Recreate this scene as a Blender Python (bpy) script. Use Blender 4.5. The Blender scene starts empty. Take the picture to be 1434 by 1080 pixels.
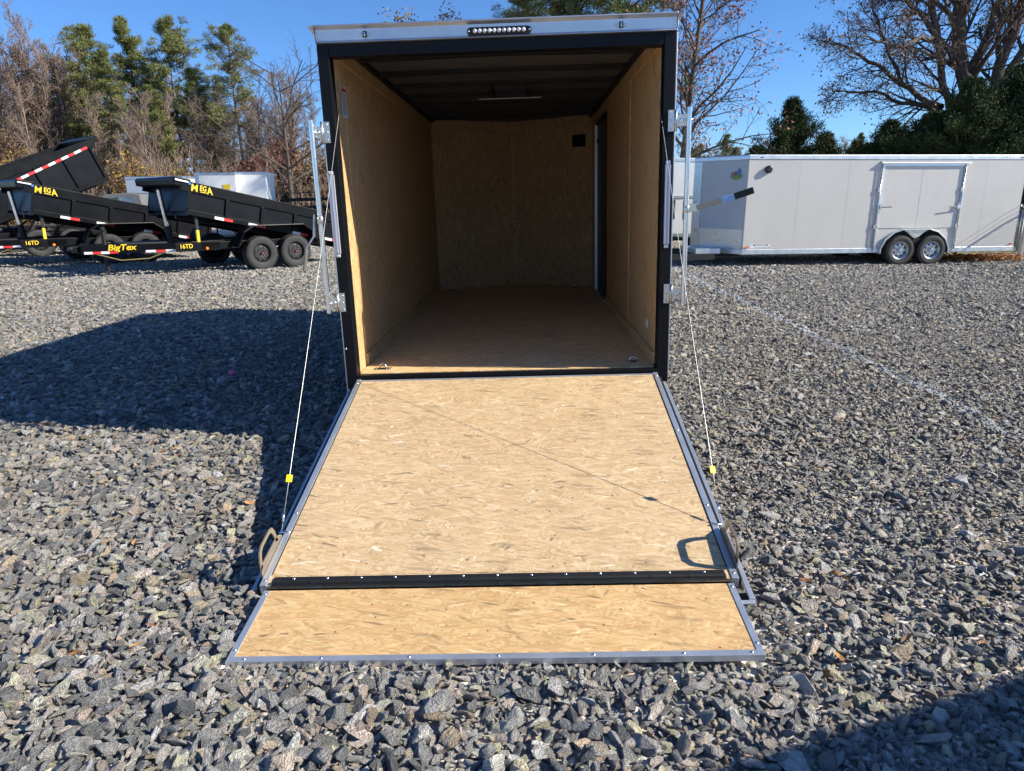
import bpy, bmesh, math, random
import numpy as np
from mathutils import Vector, Matrix
random.seed(7); rng = np.random.default_rng(7)
S = bpy.context.scene
COL = S.collection
R_ = math.radians

# ---------------------------------------------------------------- camera
F_PX, PITCH, ROLL, YAW, CAM_H = 978.15, .2579, -.0309, -.0273, 1.6204
cy_, sy_, cp_, sp_ = math.cos(YAW), math.sin(YAW), math.cos(PITCH), math.sin(PITCH)
fwd = Vector((sy_*cp_, cy_*cp_, -sp_)); rt = Vector((cy_, -sy_, 0)); up = rt.cross(fwd)
cr_, sr_ = math.cos(ROLL), math.sin(ROLL)
rt2 = cr_*rt + sr_*up; up2 = -sr_*rt + cr_*up
cam_d = bpy.data.cameras.new('camera'); cam = bpy.data.objects.new('camera', cam_d); COL.objects.link(cam)
M = Matrix((rt2, up2, -fwd)).transposed().to_4x4(); M.translation = Vector((0, 0, CAM_H)); cam.matrix_world = M
cam_d.sensor_fit = 'HORIZONTAL'; cam_d.sensor_width = 36; cam_d.lens = F_PX/1434*36
cam_d.clip_start = .05; cam_d.clip_end = 3000
S.camera = cam
def sight(px, py, y):
    """the place in the yard that lies y metres ahead along this line of sight"""
    d = fwd + rt2*((px-717)/F_PX) + up2*((540-py)/F_PX)
    return Vector((0, 0, CAM_H)) + d*(y/d.y)

# ---------------------------------------------------------------- light
SUN = Vector((1, -.15, .575)).normalized()
EL = math.asin(SUN.z); AZ = math.atan2(SUN.x, SUN.y)
w = bpy.data.worlds.new('World'); S.world = w; w.use_nodes = True
nt = w.node_tree; nt.nodes.clear()
sky = nt.nodes.new('ShaderNodeTexSky'); sky.sky_type = 'NISHITA'; sky.sun_disc = False
sky.sun_elevation = EL; sky.sun_rotation = AZ
sky.altitude = 0; sky.air_density = .85; sky.dust_density = 0.; sky.ozone_density = 10.0
bg = nt.nodes.new('ShaderNodeBackground'); bg.inputs['Strength'].default_value = .10
wo = nt.nodes.new('ShaderNodeOutputWorld')
nt.links.new(sky.outputs[0], bg.inputs[0]); nt.links.new(bg.outputs[0], wo.inputs[0])
sd = bpy.data.lights.new('sun', 'SUN'); sd.energy = 4.7; sd.angle = R_(.5); sd.color = (1, .94, .81)
so = bpy.data.objects.new('sun', sd); COL.objects.link(so)
so.rotation_euler = SUN.to_track_quat('Z', 'Y').to_euler(); so.location = (20, -3, 20)
S.render.engine = 'CYCLES'
S.view_settings.view_transform = 'Standard'; S.view_settings.look = 'None'
S.view_settings.gamma = 1; S.view_settings.use_curve_mapping = False
S.view_settings.exposure = .86
S.cycles.diffuse_bounces = 8

# ---------------------------------------------------------------- node helpers
class NB:
    def __init__(s, name):
        s.m = bpy.data.materials.new(name); s.m.use_nodes = True
        s.t = s.m.node_tree; s.p = s.t.nodes['Principled BSDF']
    def n(s, typ, **kw):
        o = s.t.nodes.new(typ)
        for k, v in kw.items():
            if k == 'inp':
                for a, b in v.items(): s.set(o.inputs[a], b)
            else: setattr(o, k, v)
        return o
    def set(s, sock, v):
        if isinstance(v, bpy.types.NodeSocket): s.t.links.new(v, sock)
        else: sock.default_value = v
    def math(s, op, a, b=0., c=0.):
        o = s.n('ShaderNodeMath', operation=op); s.set(o.inputs[0], a); s.set(o.inputs[1], b); s.set(o.inputs[2], c); return o.outputs[0]
    def mix(s, f, a, b, mode='MIX'):
        o = s.n('ShaderNodeMix', data_type='RGBA', blend_type=mode)
        s.set(o.inputs['Factor'], f); s.set(o.inputs['A'], a); s.set(o.inputs['B'], b)
        return o.outputs['Result']
    def ramp(s, f, stops, interp='LINEAR'):
        o = s.n('ShaderNodeValToRGB'); r = o.color_ramp; r.interpolation = interp
        while len(r.elements) < len(stops): r.elements.new(.5)
        for e, (p, c) in zip(r.elements, stops):
            e.position = p; e.color = (*c, 1) if len(c) == 3 else c
        s.set(o.inputs[0], f); return o.outputs[0]
    def co(s, kind='Object'): return s.n('ShaderNodeTexCoord').outputs[kind]
    def map(s, v, scale=(1, 1, 1), rot=(0, 0, 0), loc=(0, 0, 0)):
        return s.n('ShaderNodeMapping', inp={'Vector': v, 'Scale': scale, 'Rotation': rot, 'Location': loc}).outputs[0]
    def noise(s, v, scale, detail=3, rough=.55, out='Fac', dim='3D'):
        return s.n('ShaderNodeTexNoise', noise_dimensions=dim, inp={'Vector': v, 'Scale': scale, 'Detail': detail, 'Roughness': rough}).outputs[out]
    def vor(s, v, scale, out='Color', feature='F1', dim='3D'):
        return s.n('ShaderNodeTexVoronoi', voronoi_dimensions=dim, feature=feature, inp={'Vector': v, 'Scale': scale}).outputs[out]
    def bump(s, h, dist=.001, strength=1.):
        s.set(s.p.inputs['Normal'], s.n('ShaderNodeBump', inp={'Height': h, 'Distance': dist, 'Strength': strength}).outputs[0])
    def base(s, c): s.set(s.p.inputs['Base Color'], (*c, 1) if isinstance(c, tuple) and len(c) == 3 else c)
    def rm(s, r, m=0.): s.set(s.p.inputs['Roughness'], r); s.set(s.p.inputs['Metallic'], m)

def plain(name, c, r=.6, m=0., var=.12, scale=8., bump=0., bscale=200.):
    b = NB(name); co = b.co()
    n = b.noise(co, scale, 4)
    lo = tuple(x*(1-var) for x in c); hi = tuple(min(1, x*(1+var)) for x in c)
    b.base(b.ramp(n, [(.3, lo), (.7, hi)])); 
    b.rm(b.math('MULTIPLY_ADD', n, .15, r-.075), m)
    if bump: b.bump(b.noise(co, bscale, 3), bump)
    return b.m

def osb(name, u, v, gain=(1, 1, 1), off=0.):
    """strand board: overlapping wood flakes, long along u, short along v"""
    b = NB(name); sep = b.n('ShaderNodeSeparateXYZ'); b.t.links.new(b.co(), sep.inputs[0])
    cmb = b.n('ShaderNodeCombineXYZ', inp={'X': sep.outputs[u], 'Y': sep.outputs[v]})
    wob = b.noise(cmb.outputs[0], 5., 2, out='Color')
    add = b.n('ShaderNodeVectorMath', operation='MULTIPLY_ADD')
    b.set(add.inputs[0], wob); add.inputs[1].default_value = (.018, .018, 0); b.set(add.inputs[2], cmb.outputs[0])
    base = add.outputs[0]
    val = None; hgt = None
    for i, (ang, su, sv, keep) in enumerate([(3, 14, 80, 0), (-33, 19, 85, .42), (27, 16, 78, .5), (58, 22, 80, .62), (-66, 22, 85, .7), (-8, 13, 90, .6), (14, 15, 120, .7)]):
        q = b.map(b.map(base, rot=(0, 0, R_(ang)), loc=(i*3.7+off, i*1.3, 0)), scale=(su, sv, 1))
        vn = b.n('ShaderNodeTexVoronoi', voronoi_dimensions='2D', inp={'Vector': q, 'Scale': 1., 'Randomness': .9})
        sp = b.n('ShaderNodeSeparateColor'); b.t.links.new(vn.outputs['Color'], sp.inputs[0])
        if val is None: val = sp.outputs[0]; hgt = sp.outputs[2]
        else:
            mk = b.math('GREATER_THAN', sp.outputs[1], keep)
            val = b.n('ShaderNodeMix', data_type='FLOAT', inp={'Factor': mk, 'A': val, 'B': sp.outputs[0]}).outputs['Result']
            hgt = b.n('ShaderNodeMix', data_type='FLOAT', inp={'Factor': mk, 'A': hgt, 'B': sp.outputs[2]}).outputs['Result']
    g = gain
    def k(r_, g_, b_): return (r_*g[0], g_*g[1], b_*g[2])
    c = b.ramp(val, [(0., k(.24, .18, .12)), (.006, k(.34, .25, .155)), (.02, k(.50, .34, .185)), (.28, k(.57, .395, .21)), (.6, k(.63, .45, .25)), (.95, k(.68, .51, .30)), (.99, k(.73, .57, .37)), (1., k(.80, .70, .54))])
    fib = b.noise(b.map(base, scale=(14, 260, 1), rot=(0, 0, 0)), 1., 3, .6)
    fib2 = b.noise(b.map(b.map(base, rot=(0, 0, R_(14))), scale=(20, 190, 1)), 1., 3, .6)
    f = b.math('MULTIPLY', b.math('MULTIPLY_ADD', fib, .5, .75), b.math('MULTIPLY_ADD', fib2, .4, .8))
    big = b.noise(base, 2.2, 3)
    f = b.math('MULTIPLY', f, b.math('MULTIPLY_ADD', big, .3, .85))
    # thin dark splinter gaps
    gap = b.math('LESS_THAN', b.noise(b.map(b.map(base, rot=(0, 0, R_(-9))), scale=(9, 120, 1)), 1., 2, .5), .285)
    f = b.math('MULTIPLY', f, b.math('MULTIPLY_ADD', gap, -.28, 1.))
    c = b.mix(b.math('MULTIPLY', b.math('GREATER_THAN', hgt, .74), .6), c, b.mix(1., c, (1., .90, .82, 1), 'MULTIPLY'))
    knot = b.math('LESS_THAN', b.vor(base, 4.2, 'Distance', dim='2D'), .018)
    f = b.math('MULTIPLY', f, b.math('MULTIPLY_ADD', knot, -.75, 1.))
    for rot_, sc_, amt, thr in ((8, (3.1, 20), -.34, .13), (-28, (3.6, 22), .20, .12), (36, (4.2, 26), -.26, .12), (64, (5, 26), .16, .12)):
        vq = b.n('ShaderNodeTexVoronoi', voronoi_dimensions='2D', inp={'Vector': b.map(b.map(base, rot=(0, 0, R_(rot_)), loc=(off+rot_, 1, 0)), scale=(*sc_, 1)), 'Scale': 1.})
        rq = b.n('ShaderNodeSeparateColor'); b.t.links.new(vq.outputs['Color'], rq.inputs[0])
        hit = b.math('MULTIPLY', b.math('LESS_THAN', b.math('ADD', vq.outputs['Distance'], b.math('MULTIPLY', fib, .3)), thr+.22), b.math('LESS_THAN', rq.outputs[0], .11))
        f = b.math('MULTIPLY', f, b.math('MULTIPLY_ADD', hit, amt*.8, 1.))
    g_ = b.n('ShaderNodeCombineColor', inp={0: f, 1: f, 2: f}).outputs[0]
    b.base(b.mix(1., c, g_, 'MULTIPLY'))
    b.rm(.62); b.bump(b.math('ADD', hgt, fib), .0007)
    return b.m

def metal(name, c, r=.35, scale=(3, 400, 3), m=1., bd=.0003):
    b = NB(name); co = b.co()
    n = b.noise(b.map(co, scale=scale), 1., 3); n2 = b.noise(co, 6., 4)
    b.base(b.ramp(n2, [(.3, tuple(x*.82 for x in c)), (.7, c)]))
    b.rm(b.math('ADD', b.math('MULTIPLY', n, .2), b.math('MULTIPLY_ADD', n2, .2, r-.2)), m)
    b.bump(n, bd); return b.m

def tread_plate(name, c=(.72, .72, .72), sc=40):
    b = NB(name); co = b.co()
    def lug(rot):
        q = b.map(b.map(co, rot=(0, R_(rot), 0)), scale=(sc, sc, sc*.33))
        return b.math('LESS_THAN', b.vor(q, 1., 'Distance'), .3)
    h = b.math('ADD', lug(45), lug(-45)); b.base(c); n = b.noise(co, 5., 4)
    b.rm(b.math('MULTIPLY_ADD', n, .3, .16), 1.); b.bump(h, .002); return b.m

ALU = metal('aluminium', (.74, .76, .78), .42, (2, 60, 200))
ALUX = metal('aluminium_trim', (.66, .69, .73), .42, (200, 3, 200), .72)
ZINC = metal('zinc_plate', (.70, .68, .62), .34, (20, 20, 20))
CHROME = metal('bright_steel', (.8, .8, .8), .25, (9, 9, 9))
TREAD = tread_plate('tread_plate')
TPLATE = tread_plate('nose_tread_plate', (.62, .6, .56), 22)
OSB_RAMP = osb('strand_board_ramp', 0, 1, (1.0, 1.0, 1.0))
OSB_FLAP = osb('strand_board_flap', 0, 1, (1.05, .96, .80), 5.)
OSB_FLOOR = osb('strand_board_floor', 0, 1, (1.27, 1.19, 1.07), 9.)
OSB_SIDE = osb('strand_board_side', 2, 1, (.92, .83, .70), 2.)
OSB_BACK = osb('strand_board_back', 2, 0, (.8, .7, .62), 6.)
def black_paint(name, c=(.0045, .005, .007), r=.45, bd=.0006, sc=260):
    b = NB(name); co = b.co(); n = b.noise(co, sc, 2)
    glint = b.math('LESS_THAN', b.vor(co, 420., 'Distance'), .11)  # pale specks in the colour imitate glints on the rough paint
    b.base(b.mix(glint, (*c, 1), (.10, .10, .11, 1))); b.rm(r); b.p.inputs['Specular IOR Level'].default_value = .2; b.bump(n, bd); return b.m
BLACKF = black_paint('textured_black_paint')
BLACKT = plain('black_trailer_paint', (.0045, .005, .0065), .38, 0, .3, 3., .0006, 40)
for m_ in (BLACKT, ): m_.node_tree.nodes['Principled BSDF'].inputs['Specular IOR Level'].default_value = .16
BLACKM = plain('matt_black', (.008, .008, .009), .6, 0, .3)
BLACKS = plain('black_sheet_side', (.004, .005, .0075), .36, 0, .25, 2.5, .0015, 6)
BLACKS.node_tree.nodes['Principled BSDF'].inputs['Specular IOR Level'].default_value = .2
RUBBER = plain('tyre_rubber', (.028, .028, .029), .75, 0, .35, 14., .001, 90)
PUTTY = plain('pale_grey_sheet', (.575, .55, .51), .38, 0, .035, 1.3, .0012, 3)
PUTTYW = plain('white_sheet', (.74, .75, .76), .38, 0, .04, 1.3, .0012, 3)
LINER = plain('grey_ceiling_liner', (.10, .10, .105), .7, 0, .12)
STEELB = metal('brown_bare_steel', (.42, .36, .28), .5, (9, 9, 9), .8)
YEL = plain('yellow_print', (.85, .58, .02), .5, 0, .05)
RED = plain('red_reflective_tape', (.62, .03, .03), .35, 0, .15)
WHT = plain('white_reflective_tape', (.75, .77, .80), .35, 0, .08)
BLUET = plain('blue_film', (.28, .47, .75), .3, 0, .2, 30.)
BLUE = plain('blue_sticker', (.06, .2, .6), .4)
ORG = plain('amber_lens', (.8, .2, .02), .25)
GLASSD = plain('dark_glass', (.02, .025, .03), .08)
LENS = plain('clear_lens', (.78, .78, .82), .12, .35, .2, 40.)
def reflector_strip():
    b = NB('clear_reflector_strip'); co = b.co()
    w_ = b.n('ShaderNodeTexWave', inp={'Vector': b.map(co, rot=(R_(45), 0, 0)), 'Scale': 14., 'Distortion': 1.}).outputs['Fac']
    b.base(b.ramp(w_, [(.2, (.36, .36, .42)), (.8, (.72, .70, .76))])); b.rm(.3, .3); b.bump(w_, .001); return b.m
STRIP = reflector_strip()

# ---------------------------------------------------------------- mesh helpers
class MB:
    def __init__(s): s.v = []; s.f = []
    def add(s, vs, fs):
        o = len(s.v); s.v += [tuple(p) for p in vs]; s.f += [tuple(i+o for i in f) for f in fs]; return s
    def box(s, x0, x1, y0, y1, z0, z1, m=None):
        vs = [Vector((x, y, z)) for z in (z0, z1) for y in (y0, y1) for x in (x0, x1)]
        if m: vs = [m @ p for p in vs]
        return s.add(vs, [(0, 2, 3, 1), (4, 5, 7, 6), (0, 1, 5, 4), (2, 6, 7, 3), (0, 4, 6, 2), (1, 3, 7, 5)])
    def bar(s, a, b, w, h, upv=(0, 0, 1)):
        a, b = Vector(a), Vector(b); d = (b-a); L = d.length; d.normalize()
        sx = d.cross(Vector(upv)); 
        if sx.length < 1e-5: sx = d.cross(Vector((1, 0, 0)))
        sx.normalize(); uu = sx.cross(d)
        return s.box(-w/2, w/2, 0, L, -h/2, h/2, Matrix((sx, d, uu)).transposed().to_4x4() if False else mat4(sx, d, uu, a))
    def tube(s, pts, r, n=8, caps=True):
        pts = [Vector(p) for p in pts]; rs = r if isinstance(r, (list, tuple)) else [r]*len(pts)
        rings = []; o = len(s.v); pu = None
        for i, p in enumerate(pts):
            t = (pts[min(i+1, len(pts)-1)]-pts[max(i-1, 0)]).normalized()
            if pu is None: pu = t.orthogonal().normalized()
            pu = (pu - t*pu.dot(t)); pu = pu.normalized() if pu.length > 1e-6 else t.orthogonal().normalized()
            q = t.cross(pu)
            for k in range(n):
                a = 2*math.pi*k/n; s.v.append(tuple(p+(pu*math.cos(a)+q*math.sin(a))*rs[i]))
        for i in range(len(pts)-1):
            for k in range(n):
                a = o+i*n+k; b_ = o+i*n+(k+1) % n; s.f.append((a, b_, b_+n, a+n))
        if caps:
            s.f.append(tuple(o+k for k in range(n-1, -1, -1))); s.f.append(tuple(o+(len(pts)-1)*n+k for k in range(n)))
        return s
    def prism(s, poly, a, b, axis=1):
        """poly in the two other axes, extruded a..b along axis"""
        def P(p, t):
            q = [0, 0, 0]; oth = [i for i in (0, 1, 2) if i != axis]
            q[oth[0]], q[oth[1]], q[axis] = p[0], p[1], t; return q
        n = len(poly); vs = [P(p, a) for p in poly]+[P(p, b) for p in poly]
        return s.add(vs, [tuple(range(n)), tuple(range(2*n-1, n-1, -1))]+[(i, (i+1) % n, (i+1) % n+n, i+n) for i in range(n)])
    def lathe(s, prof, c, axis=1, n=32):
        """prof: list of (radius, offset along axis)"""
        o = len(s.v); oth = [i for i in (0, 1, 2) if i != axis]
        for r, t in prof:
            for k in range(n):
                a = 2*math.pi*k/n; q = [0, 0, 0]; q[axis] = c[axis]+t
                q[oth[0]] = c[oth[0]]+r*math.cos(a); q[oth[1]] = c[oth[1]]+r*math.sin(a); s.v.append(tuple(q))
        for i in range(len(prof)-1):
            for k in range(n):
                a = o+i*n+k; b_ = o+i*n+(k+1) % n; s.f.append((a, b_, b_+n, a+n))
        return s
    def obj(s, name, m, parent=None, bevel=0., smooth=False, loc=None):
        me = bpy.data.meshes.new(name); me.from_pydata(s.v, [], s.f); me.update()
        bm = bmesh.new(); bm.from_mesh(me); bmesh.ops.recalc_face_normals(bm, faces=bm.faces); bm.to_mesh(me); bm.free()
        me.materials.append(m); o = bpy.data.objects.new(name, me); COL.objects.link(o)
        if parent is not None: o.parent = parent
        if loc: o.location = loc
        if bevel:
            bv = o.modifiers.new('bevel', 'BEVEL'); bv.width = bevel; bv.segments = 2; bv.limit_method = 'ANGLE'
        if smooth:
            me.polygons.foreach_set('use_smooth', [True]*len(me.polygons))
            if smooth == 'auto': me.set_sharp_from_angle(angle=R_(35))
        return o
def mat4(x, y, z, o):
    m = Matrix((x, y, z)).transposed().to_4x4(); m.translation = o; return m
def box(name, b, m, parent=None, bevel=.002): return MB().box(*b).obj(name, m, parent, bevel)
def thing(name, label, cat, loc=(0, 0, 0), group=None, mat=None):
    o = bpy.data.objects.new(name, None); COL.objects.link(o); o.empty_display_size = .3
    if mat is not None: o.matrix_world = mat
    else: o.location = loc
    tag(o, label, cat, group); return o
def tag(o, label, cat, group=None):
    o['label'] = label; o['category'] = cat
    if group: o['group'] = group
    return o
def copy_tree(o, parent=None):
    c = o.copy(); COL.objects.link(c)
    if parent is not None: c.parent = parent; c.matrix_parent_inverse = o.matrix_parent_inverse.copy()
    for ch in o.children: copy_tree(ch, c)
    return c
def text_part(name, body, size, m, parent, mx, shear=0., bold=.0, ext=.0008, xs=1.):
    """flat lettering standing 1 mm proud of its panel, mx: matrix of the text plane"""
    cu = bpy.data.curves.new('t', 'FONT'); cu.body = body; cu.size = size; cu.shear = shear; cu.offset = bold; cu.extrude = ext
    to = bpy.data.objects.new('t', cu); COL.objects.link(to)
    dg = bpy.context.evaluated_depsgraph_get(); dg.update()
    me = bpy.data.meshes.new_from_object(to.evaluated_get(dg)); bpy.data.objects.remove(to); bpy.data.curves.remove(cu)
    me.transform(Matrix.Diagonal((xs, 1, 1, 1))); me.transform(mx); me.materials.clear(); me.materials.append(m); me.name = name
    o = bpy.data.objects.new(name, me); COL.objects.link(o); o.parent = parent; return o

# ---------------------------------------------------------------- ground
def gz(x, y):
    X = np.where(np.abs(x) < 16, x, np.sign(x)*(16+14*np.tanh((np.abs(x)-16)/14)))
    Y = np.where(y < 30, y, 30+10*np.tanh((y-30)/10))
    return -.025*X+.005*Y
def gzf(x, y): return float(gz(np.array(float(x)), np.array(float(y))))
GN = Vector((.025, -.005, 1)).normalized()
def on_ground(x, y, ang, dz=0.):
    u = Vector((math.cos(ang), math.sin(ang), 0)); u = (u-GN*u.dot(GN)).normalized(); l = GN.cross(u)
    return mat4(u, l, GN, Vector((x, y, gzf(x, y)+dz)))

def stone_color(b, rnd, rnd2, co, paint=True, dim=1.):
    k = lambda *c: tuple(min(.8, x*dim*2.75*w_) for x, w_ in zip(c, (1.065, .98, .925)))
    c = b.ramp(rnd, [(0., k(.095, .105, .112)), (.2, k(.145, .155, .16)), (.42, k(.20, .21, .205)), (.58, k(.255, .25, .24)), (.70, k(.27, .235, .205)), (.80, k(.34, .325, .30)), (.88, k(.37, .28, .20)), (.94, k(.37, .225, .17)), (1., k(.46, .44, .41))])
    v = b.math('MULTIPLY_ADD', rnd2, .7, .65)
    c = b.mix(1., c, b.n('ShaderNodeCombineColor', inp={0: v, 1: v, 2: v}).outputs[0], 'MULTIPLY')
    if paint:
        pos = b.n('ShaderNodeNewGeometry').outputs['Position']
        sp = b.n('ShaderNodeSeparateXYZ'); b.t.links.new(pos, sp.inputs[0])
        wig = b.math('MULTIPLY_ADD', b.noise(pos, .8, 2), .3, 3.25)
        d = b.math('ABSOLUTE', b.math('SUBTRACT', sp.outputs[0], wig))
        in1 = b.math('LESS_THAN', d, .06)
        in1 = b.math('MULTIPLY', in1, b.math('GREATER_THAN', b.noise(pos, 9., 3), b.math('MULTIPLY_ADD', sp.outputs[1], -.022, .56)))
        in1 = b.math('MULTIPLY', in1, b.math('GREATER_THAN', sp.outputs[1], 4.4))
        d2 = b.math('ABSOLUTE', b.math('SUBTRACT', b.math('MULTIPLY_ADD', sp.outputs[0], .24, 9.22), b.math('ADD', sp.outputs[1], 0.)))
        in2 = b.math('MULTIPLY', b.math('LESS_THAN', d2, .05), b.math('MULTIPLY', b.math('LESS_THAN', sp.outputs[0], -4.6), b.math('GREATER_THAN', sp.outputs[0], -9.5)))
        in2 = b.math('MULTIPLY', in2, b.math('GREATER_THAN', b.noise(pos, 12., 3), .48))
        c = b.mix(b.math('MAXIMUM', in1, in2), c, (.80, .82, .84, 1))
    return c
def gravel_mat():
    b = NB('crushed_stone'); oi = b.n('ShaderNodeObjectInfo'); r1 = oi.outputs['Random']
    r2 = b.math('FRACT', b.math('MULTIPLY', r1, 137.3)); co = b.co()
    off = b.n('ShaderNodeVectorMath', operation='ADD'); b.set(off.inputs[0], co)
    cc = b.n('ShaderNodeCombineXYZ', inp={'X': b.math('MULTIPLY', r1, 50.), 'Y': b.math('MULTIPLY', r2, 50.)}); b.set(off.inputs[1], cc.outputs[0])
    n = b.noise(off.outputs[0], 2.6, 6, .7); n2 = b.noise(b.map(off.outputs[0], scale=(3, 3, 12)), 1.6, 3, .6)
    c = stone_color(b, r1, r2, co)
    m = b.math('MULTIPLY', b.math('MULTIPLY_ADD', n, 1.3, .35), b.math('MULTIPLY_ADD', n2, .8, .6))
    sp = b.math('GREATER_THAN', b.noise(off.outputs[0], 9., 2), .66)
    c = b.mix(1., c, b.n('ShaderNodeCombineColor', inp={0: m, 1: m, 2: m}).outputs[0], 'MULTIPLY')
    c = b.mix(b.math('MULTIPLY', sp, .3), c, (.42, .41, .39, 1))
    b.base(c); b.rm(.75); b.bump(b.math('ADD', n, n2), .08); return b.m
GRAVEL = gravel_mat()
def bed_mat():
    b = NB('gravel_ground'); g = b.n('ShaderNodeNewGeometry').outputs['Position']
    def lay(s):
        v = b.n('ShaderNodeTexVoronoi', voronoi_dimensions='3D', inp={'Vector': b.map(g, scale=(1, 1, 1)), 'Scale': s})
        sp = b.n('ShaderNodeSeparateColor'); b.t.links.new(v.outputs['Color'], sp.inputs[0]); return v, sp
    v, sp = lay(24.); c = stone_color(b, sp.outputs[0], sp.outputs[1], g)
    v2, sp2 = lay(13.); c2 = stone_color(b, sp2.outputs[0], sp2.outputs[1], g)
    c = b.mix(b.math('GREATER_THAN', sp2.outputs[2], .6), c, c2)
    big = b.noise(g, .35, 4); m = b.math('MULTIPLY_ADD', big, .3, .56)  # multiplier also darkens the flat sheet for shade missing between stones
    c = b.mix(1., c, b.n('ShaderNodeCombineColor', inp={0: m, 1: m, 2: m}).outputs[0], 'MULTIPLY')
    b.base(c); b.rm(.9); b.bump(v.outputs['Distance'], -.02); return b.m
def ground_sheet():
    xs = np.concatenate([-np.geomspace(400, 4, 34), np.linspace(-3.5, 3.5, 8), np.geomspace(4, 400, 34)])
    ys = np.concatenate([-np.geomspace(120, 4, 20), np.linspace(-3, 3, 7), np.geomspace(4, 600, 50)])
    X, Y = np.meshgrid(xs, ys); Z = gz(X, Y)-.006
    nx, ny = len(xs), len(ys); vs = np.stack([X, Y, Z], -1).reshape(-1, 3)
    fs = [(j*nx+i, j*nx+i+1, (j+1)*nx+i+1, (j+1)*nx+i) for j in range(ny-1) for i in range(nx-1)]
    me = bpy.data.meshes.new('ground'); me.from_pydata(vs.tolist(), [], fs); me.materials.append(bed_mat())
    o = bpy.data.objects.new('ground', me); COL.objects.link(o); o['kind'] = 'structure'
    o['label'] = 'grey crushed stone yard'
ground_sheet()

def rocks_collection():
    col = bpy.data.collections.new('stone_shapes')
    for k in range(14):
        rs = np.random.default_rng(50+k); n = 13 if k % 3 else 18
        p = rs.normal(size=(n, 3)); p /= np.linalg.norm(p, axis=1)[:, None]; p *= rs.uniform(.82, 1.1, (n, 1))
        p *= np.array([1.15, rs.uniform(.45, .85), rs.uniform(.36, .66)])
        bm = bmesh.new(); [bm.verts.new(q) for q in p]; r = bmesh.ops.convex_hull(bm, input=bm.verts)
        for v in [v for v in bm.verts if not v.link_faces]: bm.verts.remove(v)
        bmesh.ops.bevel(bm, geom=bm.edges[:], offset=.07, segments=1, affect='EDGES', clamp_overlap=True)
        me = bpy.data.meshes.new('stone'); bm.to_mesh(me); bm.free(); me.materials.append(GRAVEL)
        o = bpy.data.objects.new('stone', me); col.objects.link(o)
    return col
def scatter(name, P, scale, rot, idx, col, label):
    me = bpy.data.meshes.new(name); n = len(P); me.vertices.add(n); me.vertices.foreach_set('co', P.astype('f').ravel())
    for nm, ty, arr in (('scl', 'FLOAT_VECTOR', scale), ('rot', 'FLOAT_VECTOR', rot), ('idx', 'INT', idx)):
        a = me.attributes.new(nm, ty, 'POINT'); a.data.foreach_set('value' if ty == 'INT' else 'vector', arr.astype('i' if ty == 'INT' else 'f').ravel())
    o = bpy.data.objects.new(name, me); COL.objects.link(o); o['kind'] = 'stuff'; o['label'] = label
    ng = bpy.data.node_groups.new(name, 'GeometryNodeTree')
    ng.interface.new_socket('Geometry', in_out='INPUT', socket_type='NodeSocketGeometry')
    ng.interface.new_socket('Geometry', in_out='OUTPUT', socket_type='NodeSocketGeometry')
    N = ng.nodes; gi = N.new('NodeGroupInput'); go = N.new('NodeGroupOutput')
    ip = N.new('GeometryNodeInstanceOnPoints'); ci = N.new('GeometryNodeCollectionInfo')
    ci.inputs['Collection'].default_value = col; ci.inputs['Separate Children'].default_value = True; ci.inputs['Reset Children'].default_value = True
    def at(nm, ty):
        a = N.new('GeometryNodeInputNamedAttribute'); a.data_type = ty; a.inputs['Name'].default_value = nm; return a.outputs['Attribute']
    L = ng.links.new
    L(gi.outputs[0], ip.inputs['Points']); L(ci.outputs[0], ip.inputs['Instance']); ip.inputs['Pick Instance'].default_value = True
    L(at('idx', 'INT'), ip.inputs['Instance Index']); L(at('scl', 'FLOAT_VECTOR'), ip.inputs['Scale'])
    er = N.new('FunctionNodeEulerToRotation'); L(at('rot', 'FLOAT_VECTOR'), er.inputs[0]); L(er.outputs[0], ip.inputs['Rotation'])
    L(ip.outputs[0], go.inputs[0])
    md = o.modifiers.new('scatter', 'NODES'); md.node_group = ng
    return o
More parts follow.
